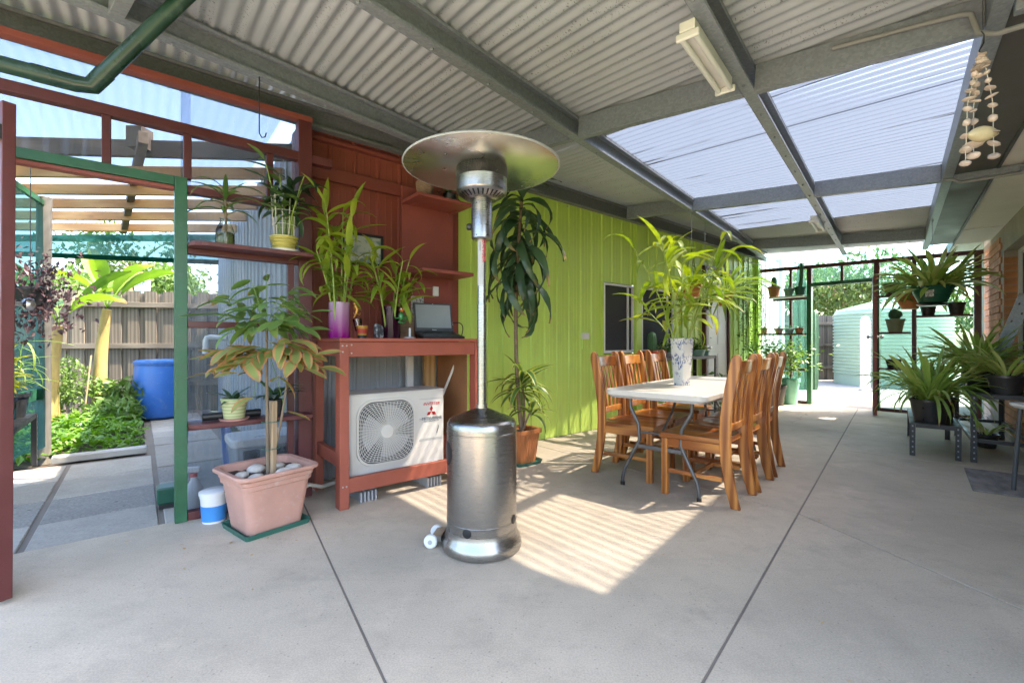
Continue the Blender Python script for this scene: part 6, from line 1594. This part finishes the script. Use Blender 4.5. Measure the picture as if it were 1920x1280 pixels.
def banana(label, loc, h, n, seed):
    t = thing('banana_plant', label, 'plant', loc); tp = Vector((.08, .02, h))
    stem(t, bez((0, 0, 0), (-.04, 0, h * .5), tp, 9), .10, .055, 'banana_trunk', 12, 'trunk')
    for k in range(n): leaf(t, 'banana', tp, k * 2.4 + seed, rnd.uniform(1.0, 1.4), rnd.uniform(.55, .8), rnd.uniform(-.4, .4))
banana('young banana plant with ragged yellow trunk before the paling fence', (-5.75, 6.35, 0), 1.55, 7, .3)
banana('second banana plant half hidden behind the round garden post', (-5.78, 5.70, 0), 1.30, 6, 1.4)
tub = thing('white_tub', 'white planter tub of dry seed heads on dark crates beside blue drums', 'planter', (-5.60, 6.75, 0), R(8))
MB().box(-.24, .24, -.15, .15, .0, .10).build('crate', 'black_plastic', tub, bevel=.01); MB().box(-.25, .25, -.16, .16, .1005, .33).build('tub', 'white_plastic', tub, bevel=.02)
fo = MB(); leaf_cloud(fo, [(rnd.uniform(-.22, .22), rnd.uniform(-.13, .13), .33 + abs(rnd.gauss(0, .06))) for _ in range(300)], .07, .5, 1.6); tag(fo.build('dry_foliage', 'dry', tub), kind='stuff')
def drum(label, loc):
    t = thing('plastic_drum', label, 'drum', loc, 0, 'blue plastic drums by the fence')
    MB().lathe([(.22, 0), (.265, .03), (.285, .12), (.305, .35), (.305, .50), (.288, .72), (.283, .755), (.292, .76), (.292, .775), (.283, .78)], 40).build('body', 'drum_blue', t, 40)
    MB().lathe([(.298, .781), (.300, .815), (.292, .82), (.270, .822), (.262, .808), (0, .806)], 40).build('lid', 'drum_blue', t, 40)
drum('blue plastic drum standing in front, on the path edge', (-5.13, 6.62, 0)); drum('blue plastic drum half hidden behind the other drum', (-5.40, 6.98, 0))
dpw = MB().tube([Wp(.76, 4.1, 1.15), Wp(.56, 4.12, 1.16), Wp(.53, 4.12, 1.15), Wp(.515, 4.12, 1.11), Wp(.51, 4.12, .93)], .036, 14).build('downpipe', 'white_plastic', smooth=50); tag(dpw, 'white bent downpipe spout above the blue drums', 'pipe')
# plants by the shade screen
slb = slotted_bench('black slotted steel bench of pot plants outside the garden door', Wp(-1.30, 1.28), TW, .40, 1.08, .46)
for i, (t, n, kd, lab) in enumerate(((-1.03, 1.42, 'yellow', 'yellow-leaved plant in black pot nearest the garden door on the outdoor bench'), (-1.06, 1.78, 'yellow', 'tall yellow-leaved plant in black pot in the middle of the outdoor bench'), (-1.03, 2.12, 'strap', 'grassy plant in black pot at the fence end of the outdoor bench'))):
    q = thing('bench_plant', lab, 'potted plant', Wp(t, n, .466)); pot(q, .085, .11, .20, 'pot_black')
    for s_ in range(4):
        a = s_ * 1.6; st = bez((.02 * math.cos(a), .02 * math.sin(a), .17), (.05 * math.cos(a), .05 * math.sin(a), .35), (.10 * math.cos(a), .10 * math.sin(a), rnd.uniform(.42, .68))); stem(q, st, .006, .004, 'stem_green', 6)
        for j in range(9): leaf(q, kd, st[rnd.randint(2, 6)], rnd.uniform(0, 6.28), rnd.uniform(.1, 1.0), rnd.uniform(.6, .95) * (.7 if kd == 'strap' else 1))
hp_ = thing('hanging_purple_plant', 'purple-leaved hanging plant in front of the shade cloth', 'hanging plant', (-3.62, 3.42, 1.42)); pot(hp_, .09, .12, .13, 'pot_black', -.05)
fo = MB(); leaf_cloud(fo, [(rnd.gauss(0, .14), rnd.gauss(0, .12), .03 + rnd.gauss(0, .16)) for _ in range(900)], .045, .4, 1.2); tag(fo.build('foliage', 'leaf_purple', hp_), kind='stuff'); MB().tube([(0, 0, .1), (0, 0, 1.0)], .003, 5).build('hanger_wire', 'black_metal', hp_)
# things stored outside behind the clear panes
stl = thing('plastic_stool', 'pale blue plastic stool outside behind the clear panes', 'stool', Wp(.22, 1.05, -.015), TW)
MB().box(-.16, .16, -.16, .16, .42, .45).build('seat', 'stool_blue', stl, bevel=.012)
for x in (-.14, .14):
    for y in (-.14, .14): MB().bar((x, y, .42), (x * 1.2, y * 1.2, 0), .05, .035).build('leg', 'stool_blue', stl, bevel=.004)
es = thing('storage_tub', 'grey storage tub with white lid and dark handles behind the clear pane', 'tub', Wp(.52, .42, -.015), TW)
mbx = MB(); ring_loft(mbx, [(rrect(.36, .30, .04), .02), (rrect(.42, .36, .05), .36)]); mbx.build('tub', 'grey_plastic', es, 40); MB().prism(rrect(.45, .39, .06), .361, .42).build('lid', 'white_plastic', es, bevel=.012)
for x in (-.10, .10): MB().box(x - .05, x + .05, -.205, -.18, .27, .34).build('handle', 'black_plastic', es, bevel=.006)
tc_ = thing('tool_caddy', 'small green plastic caddy on the pavers by the green post', 'caddy', Wp(-.02, .42, -.015), TW)
MB().box(-.09, .09, -.07, .07, .03, .14).build('tray', 'pot_green', tc_, bevel=.012); MB().box(-.08, .08, -.06, .06, 0, .0295).build('base', 'black_plastic', tc_)
sg = thing('white_sign', 'white board with black line drawing above the paling fence', 'sign', world_pix(266, 545, 9.0), R(5)); MB().box(-.14, .14, 0, .02, 0, .30).build('board', 'sign_white', sg)
for cx in (-.05, .05): MB().tube([(cx + .035 * math.cos(a), -.003, .14 + .035 * math.sin(a)) for a in [j * .45 for j in range(15)]], .004, 5).build('drawing_line', 'black_plastic', sg)
MB().tube([(-.05, -.003, .14), (-.02, -.003, .19), (.03, -.003, .19), (.05, -.003, .14)], .004, 5).build('drawing_line', 'black_plastic', sg); MB().tube([(0, .01, -2.4), (0, .01, 0)], .03, 8).build('pole', 'galv', sg)

# ================================================================== TREES
def tree(name, label, loc, h, cr, n, size, mat, lobes=9, seed=1):
    rr = random.Random(seed); t = thing(name, label, 'tree', loc); tp = Vector((.1, 0, h - cr[2] * .6))
    stem(t, bez((0, 0, -.1), (.1, .05, h * .4), tp, 8), .16, .07, 'bark', 10, 'trunk')
    fo = MB(); ps = []
    for L in range(lobes):
        a = rr.uniform(0, 6.28); e = rr.uniform(-.5, 1); c = Vector((math.cos(a) * cr[0] * .62, math.sin(a) * cr[1] * .62, h - cr[2] + e * cr[2] * .75)); q = rr.uniform(.35, .6)
        stem(t, bez(tp - Vector((0, 0, cr[2] * .4)), (tp + c) / 2 + Vector((0, 0, .2)), c, 6), .05, .012, 'bark', 6, 'limb')
        for k in range(n // lobes):
            d = Vector((rr.gauss(0, 1), rr.gauss(0, 1), rr.gauss(0, 1))).normalized() * (rr.random() ** .4); ps.append((c.x + d.x * cr[0] * q, c.y + d.y * cr[1] * q, c.z + d.z * cr[2] * q))
    leaf_cloud(fo, ps, size, .5, .9); tag(fo.build('crown', mat, t), kind='stuff'); return t
tree('garden_tree', 'bright leafy tree rising beyond the garden fence', (-10.6, 12.5, 0), 3.3, (2.0, 1.6, 1.1), 6000, .16, 'leaf_bush', 10, 3)
tree('garden_tree', 'taller sparse tree behind the bright leafy one', (-12.6, 15.0, 0), 5.0, (2.2, 2.0, 1.6), 2200, .18, 'leaf_far', 9, 5)
tree('eucalyptus_tree', 'wide dark tree beyond the pale yard fence', (13.4, 18.5, 0), 4.3, (2.3, 2.2, 1.5), 6500, .20, 'leaf_far', 14, 8)
tree('eucalyptus_tree', 'second dark tree beyond the fence, seen through the teal panes', (18.5, 20.0, 0), 3.2, (1.8, 1.8, 1.0), 3000, .22, 'leaf_far', 10, 9)

# ================================================================== YARD BEYOND THE FAR DOOR
tk = thing('water_tank', 'pale green ribbed round water tank in the sunlit yard', 'tank', (9.85, 11.85, -.02)); pr = [(1.20, 0)]; z = .08
pr.append((1.20, .25)); z = .27
while z < 1.80: pr += [(1.20, z), (1.225, z + .012), (1.225, z + .045), (1.20, z + .057)]; z += .085
pr += [(1.20, 1.86), (1.17, 1.93), (.30, 2.16), (.30, 2.22), (.26, 2.25), (0.0001, 2.26)]
MB().lathe(pr, 72).build('body', 'tank_green', tk, 40)
for k in range(12):
    a = 2 * math.pi * k / 12; MB().bar((1.15 * math.cos(a), 1.15 * math.sin(a), 1.945), (.32 * math.cos(a), .32 * math.sin(a), 2.17), .06, .03).build('roof_rib', 'tank_green', tk)
MB().lathe([(.03, 0), (.03, .03), (.015, .03), (.015, .05)], 14).build('outlet', 'black_plastic', tk, 40, loc=(1.2 * math.cos(R(-118)), 1.2 * math.sin(R(-118)), .10), rot=(R(90), 0, R(-28)))
wpst = thing('white_post', 'pale rounded plastic post standing in front of the water tank', 'post', Fl(1622, 731) + Vector((0, 0, -.02)), R(-20)); ol = [(-.085, 0), (.085, 0), (.085, 1.58), (.06, 1.66), (0, 1.70), (-.06, 1.66), (-.085, 1.58)]
MB().prism(ol, -.04, .04, Matrix.Rotation(R(90), 4, 'X')).build('body', 'sign_white', wpst, bevel=.008); MB().box(-.12, .12, -.08, .08, 0, .04).build('base', 'grey_plastic', wpst, bevel=.006)
ec = thing('column_cactus', 'tall branching column cactus outside behind the teal panes', 'cactus', (6.72, 10.6, -.02))
for x, y, h in ((0, 0, 2.95), (.16, .05, 2.55), (-.14, .02, 2.05), (.30, -.05, 1.85), (-.28, .1, 1.45), (.08, .16, 2.2)):
    MB().lathe([(.06, 0), (.075, .3), (.08, h * .7), (.07, h - .1), (.03, h - .02), (0.0001, h)], 24, (x, y, 0), wav=(6, .14)).build('cactus_arm', 'cactus', ec, 60)
clad(shed, 8.96, 10.0, 0, 2.72, 'white_wall', n=.32); 
vp = MB().tube([(6.12, 10.4, -.02), (6.12, 10.4, 3.0)], .09, 16).build('vent_pipe', 'sign_white', smooth=60); tag(vp, 'pale vertical pipe outside beside the column cactus', 'pipe')

# ================================================================== SMALL LITTER AND FIXINGS
lit = MB()
for k in range(150):
    w = rnd.random()
    if w < .35: q = Wp(rnd.uniform(2.2, 8.6), .24 - abs(rnd.gauss(0, .10)))
    elif w < .55: q = Vector((-1.47 + rnd.gauss(0, .35), 2.72 + rnd.gauss(0, .3), 0))
    elif w < .75: q = Hp(rnd.uniform(5.2, 8), rnd.gauss(-.5, .3))
    else: q = Hp(rnd.uniform(1.2, 7), rnd.uniform(-.3, 2.2))
    if (q - P0).dot(NW) > .25 or q.dot(NH) < -.98: continue
    L = rnd.uniform(.006, .022) if w > .55 else rnd.uniform(.008, .035); a = rnd.uniform(0, 6.28); d = Vector((math.cos(a), math.sin(a), 0)); e = Vector((-d.y, d.x, 0)) * L * .3
    z = Vector((0, 0, .003)); lit.add([q + z, q + d * L * .5 + e + z * 2, q + d * L + z * 1.5, q + d * L * .5 - e + z], [(0, 2, 1), (0, 3, 2)])
tag(lit.build('leaf_litter', 'dry'), 'scattered bits of dry leaf on the concrete', 'litter', kind='stuff')
scw = MB()
for t in [2.13 + .2 * i for i in range(34)]:
    for z in (.25, 1.05, 1.95, 2.55):
        if any(a - .03 < t + .02 < b + .03 for a, b in WIN + (DOOR,)) and .9 < z < 2.3: continue
        scw.cbox((t + .021, .2725, z), (.011, .005, .011), (0, R(45), 0))
tag(scw.build('screw_head', 'green_wall', shed), kind='stuff')
